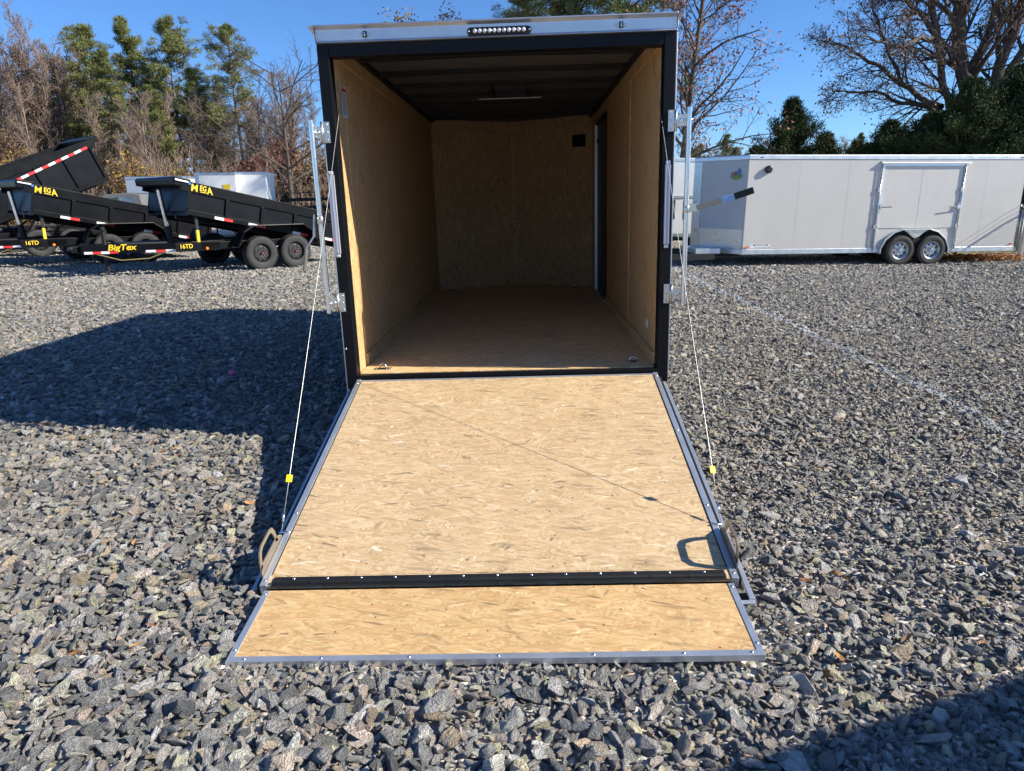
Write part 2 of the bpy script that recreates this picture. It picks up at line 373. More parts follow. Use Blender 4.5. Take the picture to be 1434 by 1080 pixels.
def gravel():
    col = rocks_collection(); Ps = []; Ss = []
    for y0, y1, sp, wf, d in ((.6, 3.0, .0215, 1.05, .0172), (3.0, 5., .0205, .95, .0152), (5., 8.5, .0225, .9, .0145), (8.5, 15, .032, .82, .0185), (15, 26, .054, .78, .028)):
        W = wf*y1+1
        gx, gy = np.meshgrid(np.arange(-W, W, sp), np.arange(y0, y1, sp)); x = gx.ravel(); y = gy.ravel()
        k = np.abs(x) < wf*y+1.; x, y = x[k], y[k]
        x = x+rng.uniform(-.5, .5, len(x))*sp; y = y+rng.uniform(-.5, .5, len(y))*sp
        big = np.sin(x*.9+1.3)*np.cos(y*.7)+.6*np.sin(x*2.3-y*1.7)          # drifts of coarser stone
        coarse = np.clip(1.08-.32*(x-.3)/np.maximum(y, 2), .78, 1.3)
        s = d*.97*np.exp(rng.normal(0, .44, len(x)))*(1+.10*big)*coarse
        bigk = rng.random(len(x)) < .035; s[bigk] *= rng.uniform(1.3, 1.9, bigk.sum())
        s = np.minimum(s, .052)
        z = gz(x, y)+rng.uniform(-.35, .6, len(x))*np.minimum(s, .03)
        Ps.append(np.stack([x, y, z], 1)); Ss.append(s)
    P = np.concatenate(Ps); s = np.concatenate(Ss)
    k = ~((np.abs(P[:, 0]+.158) < .97) & (P[:, 1] > 2.17) & (P[:, 1] < 3.3))      # the ramp lies here
    k &= ~((np.abs(P[:, 0]+.158) < .99) & (P[:, 1] > 2.09) & (P[:, 1] < 3.3) & (s > .028))
    near = (np.abs(P[:, 0]+.158) < .99) & (P[:, 1] > 2.06) & (P[:, 1] < 2.4); P[near, 2] = np.minimum(P[near, 2], .044-.8*s[near])
    P = P[k]; s = s[k]; n = len(P)
    sc = s[:, None]*rng.uniform(.75, 1.3, (n, 3)); 
    rot = np.stack([rng.normal(0, .38, n), rng.normal(0, .38, n), rng.uniform(0, 6.28, n)], 1)
    print('stones', n)
    scatter('gravel', P, sc, rot, rng.integers(0, 14, n), col, 'loose blue-grey crushed stone covering the yard')
gravel()

# fallen leaves
def leaf_litter():
    b = NB('dry_leaf'); r = b.n('ShaderNodeNewGeometry').outputs['Random Per Island']
    b.base(b.ramp(r, [(0, (.22, .085, .03)), (.4, (.42, .17, .05)), (.75, (.5, .27, .1)), (1, (.3, .14, .07))])); b.rm(.7)
    def leaves(name, pts, size, label, lift):
        mb = MB()
        for (x, y) in pts:
            z = gzf(x, y)+random.uniform(*lift); s = size*random.uniform(.6, 1.3)
            m = Matrix.Translation((x, y, z)) @ Matrix.Rotation(random.uniform(0, 6.28), 4, 'Z') @ Matrix.Rotation(random.gauss(0, .5), 4, 'X') @ Matrix.Rotation(random.gauss(0, .5), 4, 'Y')
            prof = [(-1, 0, 0), (-.3, .38, .12), (.45, .3, .1), (1, 0, .2), (.45, -.3, .1), (-.3, -.38, .12)]
            mb.add([m @ Vector((a*s, b_*s, c*s)) for a, b_, c in prof]+[m @ Vector((0, 0, -.04*s))], [(0, 1, 6), (1, 2, 6), (2, 3, 6), (3, 4, 6), (4, 5, 6), (5, 0, 6)])
        o = mb.obj(name, b.m); o['kind'] = 'stuff'; o['label'] = label; return o
    pts = []
    for _ in range(90):
        y = random.uniform(2, 14); pts.append((random.uniform(-.8, .8)*y, y))
    pts = [p for p in pts if not (abs(p[0]+.16) < 1.15 and 2 < p[1] < 9.8)]
    for cx, cyy in ((1.25, 2.75), (3.1, 4.3), (-1.6, 2.3), (1.0, 2.2), (-2.4, 4.3), (-2.9, 4.9), (3.6, 5.0), (2.9, 9.9)):
        for _ in range(4): pts.append((cx+random.gauss(0, .08), cyy+random.gauss(0, .08)))
    leaves('fallen_leaves', pts, .028, 'single dry orange leaves lying on the gravel', (.018, .03))
    pts = []
    for _ in range(1500):
        t = random.random(); x = 9.2+t*5.6; pts.append((x+random.gauss(0, .15), 18.6+random.gauss(0, .3)-.02*x))
    leaves('leaf_drift', pts, .075, 'drift of orange dry leaves behind the pale trailer', (.0, .13))
leaf_litter()

# ---------------------------------------------------------------- black cargo trailer with its ramp down
CX = -.158; HW = .995; XL, XR = -1.223, .907; Y0 = 4.51; ZF = .529; ZO = 2.484; ZC = 2.60; YB = 9.12; YN = 9.62
T = thing('cargo_trailer', 'black enclosed cargo trailer standing open with its strand board ramp lowered onto the gravel', 'cargo trailer', (CX, 6.6, gzf(CX, 6.6)))
T_off = -Vector(T.location)
def tp(mb, name, m, parent=None, bevel=.002, smooth=False):
    mb.v = [tuple(Vector(p)+T_off) for p in mb.v]
    return mb.obj(name, m, parent or T, bevel, smooth)
def tb(name, b, m, parent=None, bevel=.002): return tp(MB().box(*b), name, m, parent, bevel)
# rear frame
tb('jamb', (XL, CX-HW, Y0-.01, Y0+.09, .34, 2.552), BLACKF, bevel=.004)
tb('jamb', (CX+HW, XR, Y0-.01, Y0+.09, .34, 2.552), BLACKF, bevel=.004)
tb('header', (CX-HW+.001, CX+HW-.001, Y0-.008, Y0+.09, ZO, 2.552), BLACKF, bevel=.003)
tb('sill', (CX-HW+.001, CX+HW-.001, Y0-.012, Y0+.035, .34, ZF-.004), BLACKF, bevel=.003)
tb('corner_trim', (XR+.001, XR+.009, Y0+.0, Y0+.03, .5, 2.55), ALU)
tb('corner_trim', (XL-.009, XL-.001, Y0+.0, Y0+.03, .4, 2.0), ALU)
tb('bumper', (XL+.02, XR-.02, Y0+.1, Y0+.2, .33, .42), BLACKM)
# aluminium roof cap with flared top lip
cap = tp(MB().prism([(Y0-.016, 2.553), (Y0-.030, 2.557), (Y0-.026, 2.566), (Y0-.020, 2.568), (Y0-.020, 2.628), (Y0-.052, 2.643), (Y0-.05, 2.649), (Y0+.2, 2.668), (Y0+.2, 2.65), (Y0+.1, 2.553)], XL+.002, XR-.002, 0), 'roof_cap', ALU, bevel=.001)
for x0 in (XL, XR):
    sgn = -1 if x0 == XL else 1
    mb = MB(); mb.add([(x0, Y0-.02, 2.556), (x0+sgn*.008, Y0-.02, 2.60), (x0+sgn*.03, Y0-.05, 2.645), (x0, Y0-.05, 2.646), (x0, Y0+.1, 2.556), (x0+sgn*.03, Y0+.1, 2.65), (x0, Y0+.1, 2.65)], [(0, 1, 2, 3), (0, 4, 5, 2, 1), (3, 2, 5, 6), (4, 6, 5), (0, 3, 6, 4)])
    tp(mb, 'cap_flare', ALU, cap, 0)
def screw(x, y, z, axis, parent, r=.006, h=.003, m=None):
    mb = MB(); prof = [(r, 0), (r*.9, h*.7), (r*.5, h), (0.0001, h)]
    if axis == 'z': mb.lathe(prof, (x, y, z), 2, 8)
    elif axis == '-y': mb.lathe([(a, -b) for a, b in prof], (x, y, z), 1, 8)
    return tp(mb, 'screw', m or CHROME, parent, 0, True)
for x in (XL+.014, XL+.10, XR-.10, XR-.014):
    for z in (2.582, 2.612):
        if abs(x-CX) > 1: screw(x, Y0-.021, z, '-y', cap, .006)
# light bar with eleven round lenses
lb = tp(MB().prism([(-.323+.0, 2.587), (-.317, 2.572), (-.303, 2.567), (.035, 2.567), (.05, 2.573), (.056, 2.588), (.05, 2.603), (.035, 2.609), (-.303, 2.609), (-.317, 2.603)], Y0-.036, Y0-.02, 1), 'light_bar', BLACKM, cap, .002)
for i in range(11):
    x = -.133+(i-5)*.0285
    tp(MB().lathe([(.0125, -.001), (.0115, -.006), (.008, -.010), (.0001, -.012)], (x, Y0-.036, 2.588), 1, 14), 'lens', LENS, lb, 0, True)
for x in (-.311, .044): screw(x, Y0-.036, 2.588, '-y', lb, .006)
for xc in (-.925, .579):
    ml = tb('marker_light', (xc-.012, xc+.012, Y0-.034, Y0-.02, 2.578, 2.612), GLASSD, cap)
    tb('lens', (xc-.004, xc+.004, Y0-.038, Y0-.034, 2.583, 2.606), LENS, ml)
    tb('light_mount', (xc-.038, xc+.038, Y0-.024, Y0-.02, 2.586, 2.604), ZINC, ml)
    for dx in (-.028, .028): screw(xc+dx, Y0-.024, 2.595, '-y', ml, .007)
# shell: outer skin and roof
sk = MB(); t_ = .012
for x0, x1 in ((XL, XL+t_), (XR-t_, XR)): sk.box(x0, x1, Y0+.091, YB+.08, .40, 2.55)
tp(sk, 'outer_skin', BLACKM, bevel=0)
tp(MB().prism([(XL, YB+.081), (XL, YB+.10), (CX, YN+.13), (XR, YB+.10), (XR, YB+.081), (XR-.03, YB+.081), (CX, YN+.10), (XL+.03, YB+.081)], .40, 2.55, 2), 'nose_skin', BLACKM, bevel=0)
tp(MB().prism([(XL-.01, Y0+.2), (XR+.01, Y0+.2), (XR+.01, YB+.1), (CX, YN+.15), (XL-.01, YB+.1)], 2.672, 2.69, 2), 'roof', BLACKM, bevel=0)
for x0, x1 in ((XL-.012, XL+.0), (XR, XR+.012)): tb('roof_rail', (x0, x1, Y0+.1, YB+.1, 2.555, 2.671), ALU)
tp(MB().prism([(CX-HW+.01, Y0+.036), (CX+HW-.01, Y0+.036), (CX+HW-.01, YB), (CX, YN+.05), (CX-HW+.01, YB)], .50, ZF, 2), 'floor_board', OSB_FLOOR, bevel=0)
tb('under_frame', (XL+.03, XR-.03, Y0+.21, YB, .40, .498), BLACKM)
# plywood sides
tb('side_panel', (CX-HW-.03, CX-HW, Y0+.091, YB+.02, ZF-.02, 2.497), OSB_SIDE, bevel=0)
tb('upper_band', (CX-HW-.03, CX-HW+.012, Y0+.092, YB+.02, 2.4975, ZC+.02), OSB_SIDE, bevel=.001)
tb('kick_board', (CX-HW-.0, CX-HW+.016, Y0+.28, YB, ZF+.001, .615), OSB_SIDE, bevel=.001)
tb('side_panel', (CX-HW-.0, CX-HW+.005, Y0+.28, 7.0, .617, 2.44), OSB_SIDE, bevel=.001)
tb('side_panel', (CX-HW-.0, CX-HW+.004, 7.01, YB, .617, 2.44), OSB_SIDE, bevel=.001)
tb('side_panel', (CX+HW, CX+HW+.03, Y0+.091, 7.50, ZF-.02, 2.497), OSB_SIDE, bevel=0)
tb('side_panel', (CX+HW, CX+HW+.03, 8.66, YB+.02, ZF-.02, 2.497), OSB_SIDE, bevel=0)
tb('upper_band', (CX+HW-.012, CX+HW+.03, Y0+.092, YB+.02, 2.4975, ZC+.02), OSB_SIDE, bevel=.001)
tb('kick_board', (CX+HW-.014, CX+HW+.0, Y0+.092, 7.50, ZF+.001, .615), OSB_SIDE, bevel=.001)
tb('panel_batten', (CX+HW-.006, CX+HW+.0, 5.86, 5.88, .616, 2.497), OSB_SIDE, bevel=.001)
# side door in the right wall
dr = tb('side_door', (CX+HW+.012, CX+HW+.03, 7.52, 8.64, ZF+.03, 2.47), plain('door_inner_skin', (.05, .052, .058), .5), bevel=.002)
fr_ = MB(); fr_.box(CX+HW-.022, CX+HW+.011, 8.60, 8.658, ZF+.001, 2.44); tp(fr_, 'door_frame', ALUX, dr, .002)
tb('door_frame', (CX+HW-.004, CX+HW+.011, 7.502, 7.52, ZF+.001, 2.44), BLACKM, dr)
tb('door_frame', (CX+HW-.004, CX+HW+.011, 7.521, 8.599, 2.44, 2.47), BLACKM, dr)
tb('door_step', (CX+HW-.03, CX+HW+.011, 7.60, 8.60, ZF+.001, ZF+.02), ALUX, dr)
tb('door_latch', (CX+HW-.004, CX+HW+.011, 8.42, 8.52, 2.24, 2.28), BLACKM, dr)
# V nose lining
for sgn, hw in ((-1, HW), (1, HW)):
    xa = CX+sgn*hw
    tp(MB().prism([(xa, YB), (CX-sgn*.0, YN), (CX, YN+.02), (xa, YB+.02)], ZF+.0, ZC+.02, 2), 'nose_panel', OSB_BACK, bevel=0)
tb('corner_strip', (CX-.03, CX+.03, YN-.018, YN+.0, ZF+.05, 2.55), OSB_BACK, bevel=.001)
mb = MB(); mb.prism([(.595, YB+.135-.02), (.75, YB+.04-.02), (.755, YB+.045), (.6, YB+.15)], 2.25, 2.395, 2); 
hole = tp(mb, 'vent_hole_dark', plain('hole_dark', (.003, .003, .003), .9), bevel=0)  # near-black patch painted on the nose wall as the dark of a vent hole
# ceiling panels and roof bows
ybow = [5.17+.6*i for i in range(8)]
edges = [Y0+.091]+ybow+[YN]
for i in range(len(edges)-1):
    a, b_ = edges[i]+.0005, edges[i+1]-.0005
    if b_ <= YB: tb('ceiling_panel', (CX-HW+.006, CX+HW-.006, a, b_, ZC+.012, ZC+.02), LINER, bevel=0)
    else:
        f = (b_-YB)/(YN-YB); wd = HW*(1-f)+.02
        tp(MB().prism([(CX-HW+.006, a), (CX-wd, b_), (CX+wd, b_), (CX+HW-.006, a)], ZC+.012, ZC+.02, 2), 'ceiling_panel', LINER, bevel=0)
for y in ybow:
    if y > 9.3: continue
    w_ = HW-.05 if y < YB else HW*(1-(y-YB)/(YN-YB))-.08
    tp(MB().prism([(CX-w_, ZC-.022), (CX-w_, ZC+.011), (CX+w_, ZC+.011), (CX+w_, ZC-.022), (CX, ZC-.010)], y, y+.075, 1), 'roof_bow', BLACKM, bevel=.002)
for sgn in (-1, 1):
    x = CX+sgn*(HW-.025); tb('ceiling_rail', (x-.021, x+.021, Y0+.092, YB, ZC-.02, ZC+.011), BLACKM)
tp(MB().prism([(CX-HW-.02, Y0+.1), (CX+HW+.02, Y0+.1), (CX+HW+.02, YB), (CX, YN+.09), (CX-HW-.02, YB)], ZC+.0205, ZC+.03, 2), 'ceiling_backing', LINER, bevel=0)
# roof vent frame with pale lip
vt = tb('roof_vent', (-.31, -.27, 6.47, 6.97, ZC-.05, ZC+.011), BLACKM)
tb('vent_frame', (.03, .07, 6.47, 6.97, ZC-.05, ZC+.011), BLACKM, vt); tb('vent_frame', (-.269, .029, 6.93, 6.97, ZC-.05, ZC+.011), BLACKM, vt)
tb('vent_lip', (-.42, .17, 6.975, 6.99, ZC-.055, ZC-.047), ALUX, vt)
# warning sticker on the left wall and small side vent
st = tb('wall_sticker', (CX-HW+.005, CX-HW+.0062, 4.70, 4.83, 2.17, 2.36), plain('sticker_paper', (.62, .62, .62), .5), bevel=0)
tb('sticker_header', (CX-HW+.0063, CX-HW+.0069, 4.712, 4.818, 2.325, 2.348), RED, st, 0)
for i in range(9): tb('print_line', (CX-HW+.0063, CX-HW+.0069, 4.715, 4.815-random.uniform(0, .02), 2.187+i*.0148, 2.192+i*.0148), BLACKM, st, 0)
vv = tp(MB().lathe([(.032, 0), (.03, -.005), (.022, -.006), (.02, -.002), (.0001, -.002)], (CX+HW, 4.92, .755), 0, 20), 'side_vent', plain('white_plastic', (.6, .6, .6), .4), bevel=0)
# recessed tie-down rings
def dring(x, y):
    p = tb('tie_down_plate', (x-.058, x+.058, y-.03, y+.03, ZF+.0005, ZF+.003), ZINC, bevel=.001)
    tp(MB().lathe([(.026, .0031), (.024, .0036), (.0001, .0036)], (x, y, ZF), 2, 16), 'ring_cup', BLACKM, p, 0)
    pts = [(x-.024*math.cos(a), y+.012, ZF+.006+.026*math.sin(a)) for a in np.linspace(0, math.pi, 9)]
    tp(MB().tube(pts, .005, 8), 'tie_ring', CHROME, p, 0, True)
    for sx in (-1, 1):
        screw(x+sx*.045, y, ZF+.003, 'z', p, .006)
dring(-1.015, 4.67); dring(.71, 4.70); dring(-.98, 8.95); dring(.60, 8.95)
# lamps strips on the jambs
def strip(x):
    p = tp(MB().prism([(x-.019, Y0-.012), (x-.017, Y0-.026), (x+.017, Y0-.026), (x+.019, Y0-.012)], 1.33, 1.81, 2), 'light_strip', STRIP, bevel=.003)
    for z in (1.318, 1.822):
        e = tb('strip_end', (x-.014, x+.014, Y0-.024, Y0-.011, z-.011, z+.011), LENS, p, .004); screw(x, Y0-.025, z, '-y', p, .006)
strip(-1.203); strip(.874)
# locking bars swung aside on their hinges
def lock_bar(xh, xp, sgn, lever):
    """xh jamb plate centre, xp bar axis"""
    bar = tp(MB().tube([(xp, Y0-.05, .955), (xp, Y0-.05, 2.13)], .0155, 14), 'lock_bar', CHROME, bevel=0, smooth='auto')
    for z0 in (2.06, 1.018):
        pl = tp(MB().box(xh-.019, xh+.019, Y0-.0165, Y0-.0115, z0-.062, z0+.062), 'hinge_plate', ZINC, bar, .003)
        for dz in (-.045, 0, .045): screw(xh+sgn*-.004, Y0-.0165, z0+dz, '-y', pl, .0075, .006)
        kx = xh+sgn*.027
        tp(MB().tube([(kx, Y0-.018, z0-.062), (kx, Y0-.018, z0+.062)], .008, 10), 'hinge_knuckle', ZINC, bar, 0, True)
        x0, x1 = sorted((kx+sgn*.006, xp-sgn*.01))
        pl2 = tp(MB().box(x0, x1, Y0-.024, Y0-.020, z0-.034, z0+.034), 'hinge_leaf', ZINC, bar, .002)
        tp(MB().lathe([(.015, 0), (.015, -.008), (.011, -.010), (.0001, -.008)], ((x0+x1)/2, Y0-.024, z0), 1, 12), 'hinge_bolt', CHROME, pl2, 0, True)
        tp(MB().tube([(xp-.022, Y0-.05, z0), (xp+.022, Y0-.05, z0)], .006, 8), 'bar_pin', ZINC, bar, 0, True)
    c = tp(MB().lathe([(.02, -.02), (.021, -.018), (.021, .018), (.02, .02)], (xp, Y0-.05, 1.54), 2, 14), 'lever_collar', ZINC, bar, 0, True)
    return bar
lbL = lock_bar(-1.206, -1.287, -1, 0); lbR = lock_bar(.886, .985, 1, 0)
mb = MB().bar((.992, Y0-.055, 1.548), (1.055, Y0-.06, 1.548), .008, .05); lv = tp(mb, 'lever_hinge', ZINC, lbR, .002)
tp(MB().bar((1.045, Y0-.068, 1.548), (1.205, Y0-.09, 1.592), .006, .032), 'lever', STEELB, lbR, .002)
tp(MB().bar((1.19, Y0-.089, 1.588), (1.275, Y0-.10, 1.611), .010, .036), 'lever_wrap', BLUET, lbR, .003)
tp(MB().bar((1.262, Y0-.099, 1.607), (1.372, Y0-.115, 1.642), .014, .040), 'lever_grip', BLACKM, lbR, .004)
tp(MB().bar((-1.318, Y0-.06, 1.575), (-1.325, Y0-.09, 1.44), .008, .038, (0, 1, 0)), 'lever', ZINC, lbL, .002)
tp(MB().bar((-1.325, Y0-.09, 1.445), (-1.368, Y0-.13, 1.372), .008, .034, (0, 1, 0)), 'lever', ZINC, lbL, .002)
tp(MB().bar((-1.368, Y0-.13, 1.375), (-1.382, Y0-.17, 1.235), .014, .036, (0, 1, 0)), 'lever_grip', plain('grey_grip', (.12, .12, .11), .5), lbL, .004)
tp(MB().tube([(-1.203, Y0-.02, .70), (-1.215, Y0-.035, .712), (-1.20, Y0-.035, .72)], .007, 8), 'latch_hook', CHROME, T, 0, True)
# ramp door: frame of reference along the slope
RA = Vector((CX, Y0-.02, .500)); RB = Vector((CX, 2.5695, .092)); rl = (RB-RA).length
ru = (RB-RA).normalized(); rn = Vector((1, 0, 0)).cross(ru); rn = rn if rn.z > 0 else -rn
rm_ = mat4(Vector((1, 0, 0)), ru, rn, RA)
if rm_.determinant() < 0: rm_ = mat4(Vector((-1, 0, 0)), ru, rn, RA)
SX = rm_.col[0][0]
ramp = thing('ramp_door', 'x', 'x'); ramp.parent = T
del ramp['label'], ramp['category']; ramp.matrix_parent_inverse = Matrix(); ramp.matrix_local = Matrix.Translation(T_off) @ rm_
# children of the ramp (door is a part, boards and trims its sub-parts)
def rp(b, name, m, bevel=.002): return MB().box(*b).obj(name, m, ramp, bevel)
LH = rl-.018
rp((-.965, .965, .03, LH-.062, -.018, 0), 'ramp_board', OSB_RAMP, 0)
rp((-.965, .965, LH-.0615, LH-.002, -.018, -.001), 'ramp_board', OSB_RAMP, 0)
rp((-.995, -.9655, .0, LH, -.045, .004), 'edge_trim', ALUX); rp((.9655, .995, .0, LH, -.045, .004), 'edge_trim', ALUX)
rp((-.965, .965, .012, .0295, -.03, .003), 'edge_trim', ALUX)
rp((-.965, -.960, .03, LH-.07, 0.0002, .0012), 'edge_seal', BLACKM, 0); rp((.960, .965, .03, LH-.07, 0.0002, .0012), 'edge_seal', BLACKM, 0)
rp((-.99, .99, .01, LH+.0, -.062, -.046), 'ramp_skin', BLACKM)
rp((-1.045, -1.022, .05, LH+.07, -.058, -.040), 'seal_flange', ALUX); rp((1.022, 1.045, .05, LH+.07, -.058, -.040), 'seal_flange', ALUX)
rp((-1.045, -.96, LH+.0705, LH+.09, -.058, -.050), 'seal_flange', ALUX, .001); rp((.96, 1.045, LH+.0705, LH+.09, -.058, -.050), 'seal_flange', ALUX, .001)
rp((-1.012, -.997, .05, LH-.01, -.048, -.006), 'edge_seal', BLACKM); rp((.997, 1.012, .05, LH-.01, -.048, -.006), 'edge_seal', BLACKM)
rp((-1.03, -.95, LH+.02, LH+.069, -.07, -.059), 'rubber_block', BLACKM); rp((.95, 1.03, LH+.02, LH+.069, -.07, -.059), 'rubber_block', BLACKM)
# hinge strip with interlocking knuckle pieces
rp((-.945, .945, LH-.050, LH-.024, .0005, .005), 'hinge_strip', BLACKM)
rp((-.945, .945, LH-.002, LH+.008, .0005, .005), 'hinge_strip', BLACKM)
for i in range(12):
    a = -.945+i*.1575; mb = MB().tube([(a+.002, LH-.013, .004), (a+.1555, LH-.013, .004)], .010, 8); mb.obj('hinge_knuckle', BLACKM, ramp, 0)
def rscrew(x, t, h=.004, r=.0065): MB().lathe([(r, 0), (r*.9, .002), (r*.5, .004), (.0001, .004)], (x, t, h), 2, 8).obj('screw', CHROME, ramp, 0, True)
for i in range(13): rscrew(-.86+i*.1433, LH-.038, .005)
for sx in (-1, 1):
    for t in (.06, .75, 1.45, LH-.03): rscrew(sx*.98, t)
# hold-down plates with a D handle, cables
def handle(sx):
    x0, x1 = (.997, 1.003) if sx > 0 else (-1.003, -.997)
    t0, t1 = LH-.335, LH-.055
    h = MB().prism([(t0, -.045), (t0+.015, .015), (t0+.06, .045), (t1, .052), (t1+.004, -.045)], x0, x1, 0).obj('hold_down_plate', STEELB, ramp, .001)
    pts = [(t0+.062, .02), (t0+.075, .085), (t0+.095, .118), (t0+.125, .128), (t1-.05, .128), (t1-.02, .11), (t1-.004, .07), (t1, .03)]
    mb = MB()
    n = len(pts); out = pts; cx_ = sum(p[0] for p in pts)/n; inn = []
    for (t, hh) in pts:
        dx, dy = cx_-t, .07-hh; L = math.hypot(dx, dy) or 1; inn.append((t+dx/L*.024, hh+dy/L*.024))
    vs = [(x0, *p) for p in out]+[(x0, *p) for p in inn]+[(x1, *p) for p in out]+[(x1, *p) for p in inn]
    fs = []
    for i in range(n-1):
        fs += [(i, i+1, n+i+1, n+i), (2*n+i, 3*n+i, 3*n+i+1, 2*n+i+1), (i, 2*n+i, 2*n+i+1, i+1), (n+i, n+i+1, 3*n+i+1, 3*n+i)]
    mb.add(vs, fs); mb.obj('pull_handle', STEELB, ramp, 0)
    MB().tube([(sx*.965, t0-.01, .006), (sx*1.012, t0-.01, .006)], .006, 8).obj('cable_bolt', CHROME, ramp, 0, True)
    return t0
t0h = handle(1); handle(-1)
for sx in (-1, 1):
    bot = rm_ @ Vector((sx*SX*1.006*SX, t0h-.01, .012)); bot = rm_ @ Vector((sx*1.006, t0h-.01, .012))
    top = Vector((CX+(1 if bot.x > CX else -1)*(HW-.012), 4.90, 2.565))
    pts = [top.lerp(bot, i/10)-Vector((0, 0, .035*math.sin(math.pi*i/10))) for i in range(11)]
    c = tp(MB().tube(pts, .0016, 6), 'ramp_cable', metal('cable_steel', (.72, .72, .68), .4, (30, 30, 900)), T, 0, True)
    tagp = pts[9].lerp(pts[10], .15)
    q = top.lerp(bot, .985); tp(MB().tube([q, q+(top-bot).normalized()*.045], .0055, 8), 'cable_ferrule', CHROME, c, 0, True)
    dd = (top-bot).normalized(); yy = MB().bar(tagp-dd*.018, tagp+dd*.018, .028, .004, (.3, -1, .2)); tp(yy, 'cable_tag', plain('yellow_tag', (.85, .68, .0), .5), c, .001)
# transition flap
FA = RB+Vector((0, -.004, -.002)); FB = Vector((CX, 2.155, .046)); fu = (FB-FA).normalized(); fl_ = (FB-FA).length; fn = Vector((1, 0, 0)).cross(fu); fn = fn if fn.z > 0 else -fn
fm = mat4(Vector((SX, 0, 0)), fu, fn, FA)
flap = bpy.data.objects.new('ramp_flap', None); COL.objects.link(flap); flap.parent = T; flap.matrix_local = Matrix.Translation(T_off) @ fm
def fp(b, name, m, bevel=.0015): return MB().box(*b).obj(name, m, flap, bevel)
fp((-.939, .939, .004, fl_-.027, -.016, 0), 'flap_board', OSB_FLAP, 0)
fp((-.965, -.9395, .006, fl_-.0275, -.024, .003), 'edge_trim', ALUX); fp((.9395, .965, .006, fl_-.0275, -.024, .003), 'edge_trim', ALUX)
fp((-.965, .965, fl_-.027, fl_, -.026, .003), 'edge_trim', ALUX)
def fscrew(x, t): MB().lathe([(.0065, 0), (.006, .002), (.003, .004), (.0001, .004)], (x, t, .003), 2, 8).obj('screw', CHROME, flap, 0, True)
for x in (-.92, -.68, -.36, -.02, .30, .62, .90): fscrew(x, fl_-.013)
for sx in (-1, 1): fscrew(sx*.952, .03); fscrew(sx*.952, fl_-.06)
# fenders and wheels under the box
def wheel(name, c, r, wdt, axis_sign, parent, rim_m, off=None, lugs=8):
    """wheel with its axis along local y, face towards axis_sign"""
    s = axis_sign; w2 = wdt/2; rr = r*.60
    o = bpy.data.objects.new(name, None); COL.objects.link(o); o.parent = parent; o.location = c
    prof = [(rr, -w2*.86), (r*.80, -w2*.98), (r*.93, -w2*.95), (r*.985, -w2*.80), (r, -w2*.55), (r, w2*.55), (r*.985, w2*.80), (r*.93, w2*.95), (r*.90, w2*.985), (r*.80, w2*.98), (r*.66, w2*.93), (rr, w2*.86)]
    mb = MB().lathe([(a, s*b_) for a, b_ in prof], (0, 0, 0), 1, 44)
    nb = 44
    for k in range(nb):                         # tread blocks
        a = 2*math.pi*k/nb
        for y_ in (-.33, 0., .33):
            m = Matrix.Rotation(-a, 4, 'Y') @ Matrix.Translation((r, y_*wdt, 0))
            mb.box(-.004, .006, -wdt*.13, wdt*.13, -math.pi*r/nb*.72, math.pi*r/nb*.72, m)
    mb.obj('tyre', RUBBER, o, 0, 'auto')
    MB().lathe([(rr, -s*w2*.86), (rr, s*w2*.86), (rr*.93, s*w2*.80), (rr*.90, s*w2*.45), (rr*.86, s*w2*.30), (rr*.78, s*w2*.42), (rr*.5, s*w2*.50), (rr*.34, s*w2*.40), (.0001, s*w2*.40)], (0, 0, 0), 1, 36).obj('rim', rim_m, o, 0, 'auto')
    hb = MB()
    for k in range(lugs):
        a = 2*math.pi*(k+.5)/lugs; hb.lathe([(.028, s*w2*.46), (.026, s*w2*.50), (.0001, s*w2*.50)], (rr*.68*math.cos(a), 0, rr*.68*math.sin(a)), 1, 10)
    hb.obj('rim_hole', BLACKM, o, 0)
    hr = .6 if rim_m == BLACKM else 1.
    MB().lathe([(.045*hr, s*w2*.40), (.043*hr, s*w2*.85), (.03*hr, s*w2*.98), (.0001, s*w2*1.0)], (0, 0, 0), 1, 18).obj('hub_cap', CHROME if rim_m != BLACKM else plain('hub_red', (.35, .06, .05), .4, .3), o, 0, 'auto')
    lu = MB()
    for k in range(lugs):
        a = 2*math.pi*k/lugs; lu.tube([(.075*math.cos(a), s*w2*.40, .075*math.sin(a)), (.075*math.cos(a), s*w2*.66, .075*math.sin(a))], .011, 6)
    lu.obj('lug_nut', CHROME, o, 0)
    return o
RIMG = metal('galvanised_rim', (.62, .64, .66), .32, (6, 6, 6)); 
wrp = T
for sx, x in ((-1, XL-.01), (1, XR+.01)):
    for y in (6.95, 7.80):
        o = wheel('wheel', (x+sx*.12+T_off.x, y+T_off.y, .36+gzf(0, y)+T_off.z), .34, .2, 1, T, RIMG, lugs=6); o.rotation_euler = (0, 0, -sx*math.pi/2)
    arc = [(7.37+.92*math.cos(a)*1.0, .40+.48*math.sin(a)**.7) for a in np.linspace(.02, math.pi-.02, 17)]
    mb = MB(); x0, x1 = sorted((x+sx*.01, x+sx*.24))
    for (ya, za), (yb, zb) in zip(arc, arc[1:]):
        mb.bar(((x0+x1)/2, ya, za), ((x0+x1)/2, yb, zb), x1-x0, .006, (0, 0, 1) if abs(yb-ya) > abs(zb-za) else (0, 1, 0))
    tp(mb, 'fender', TREAD, T, 0)

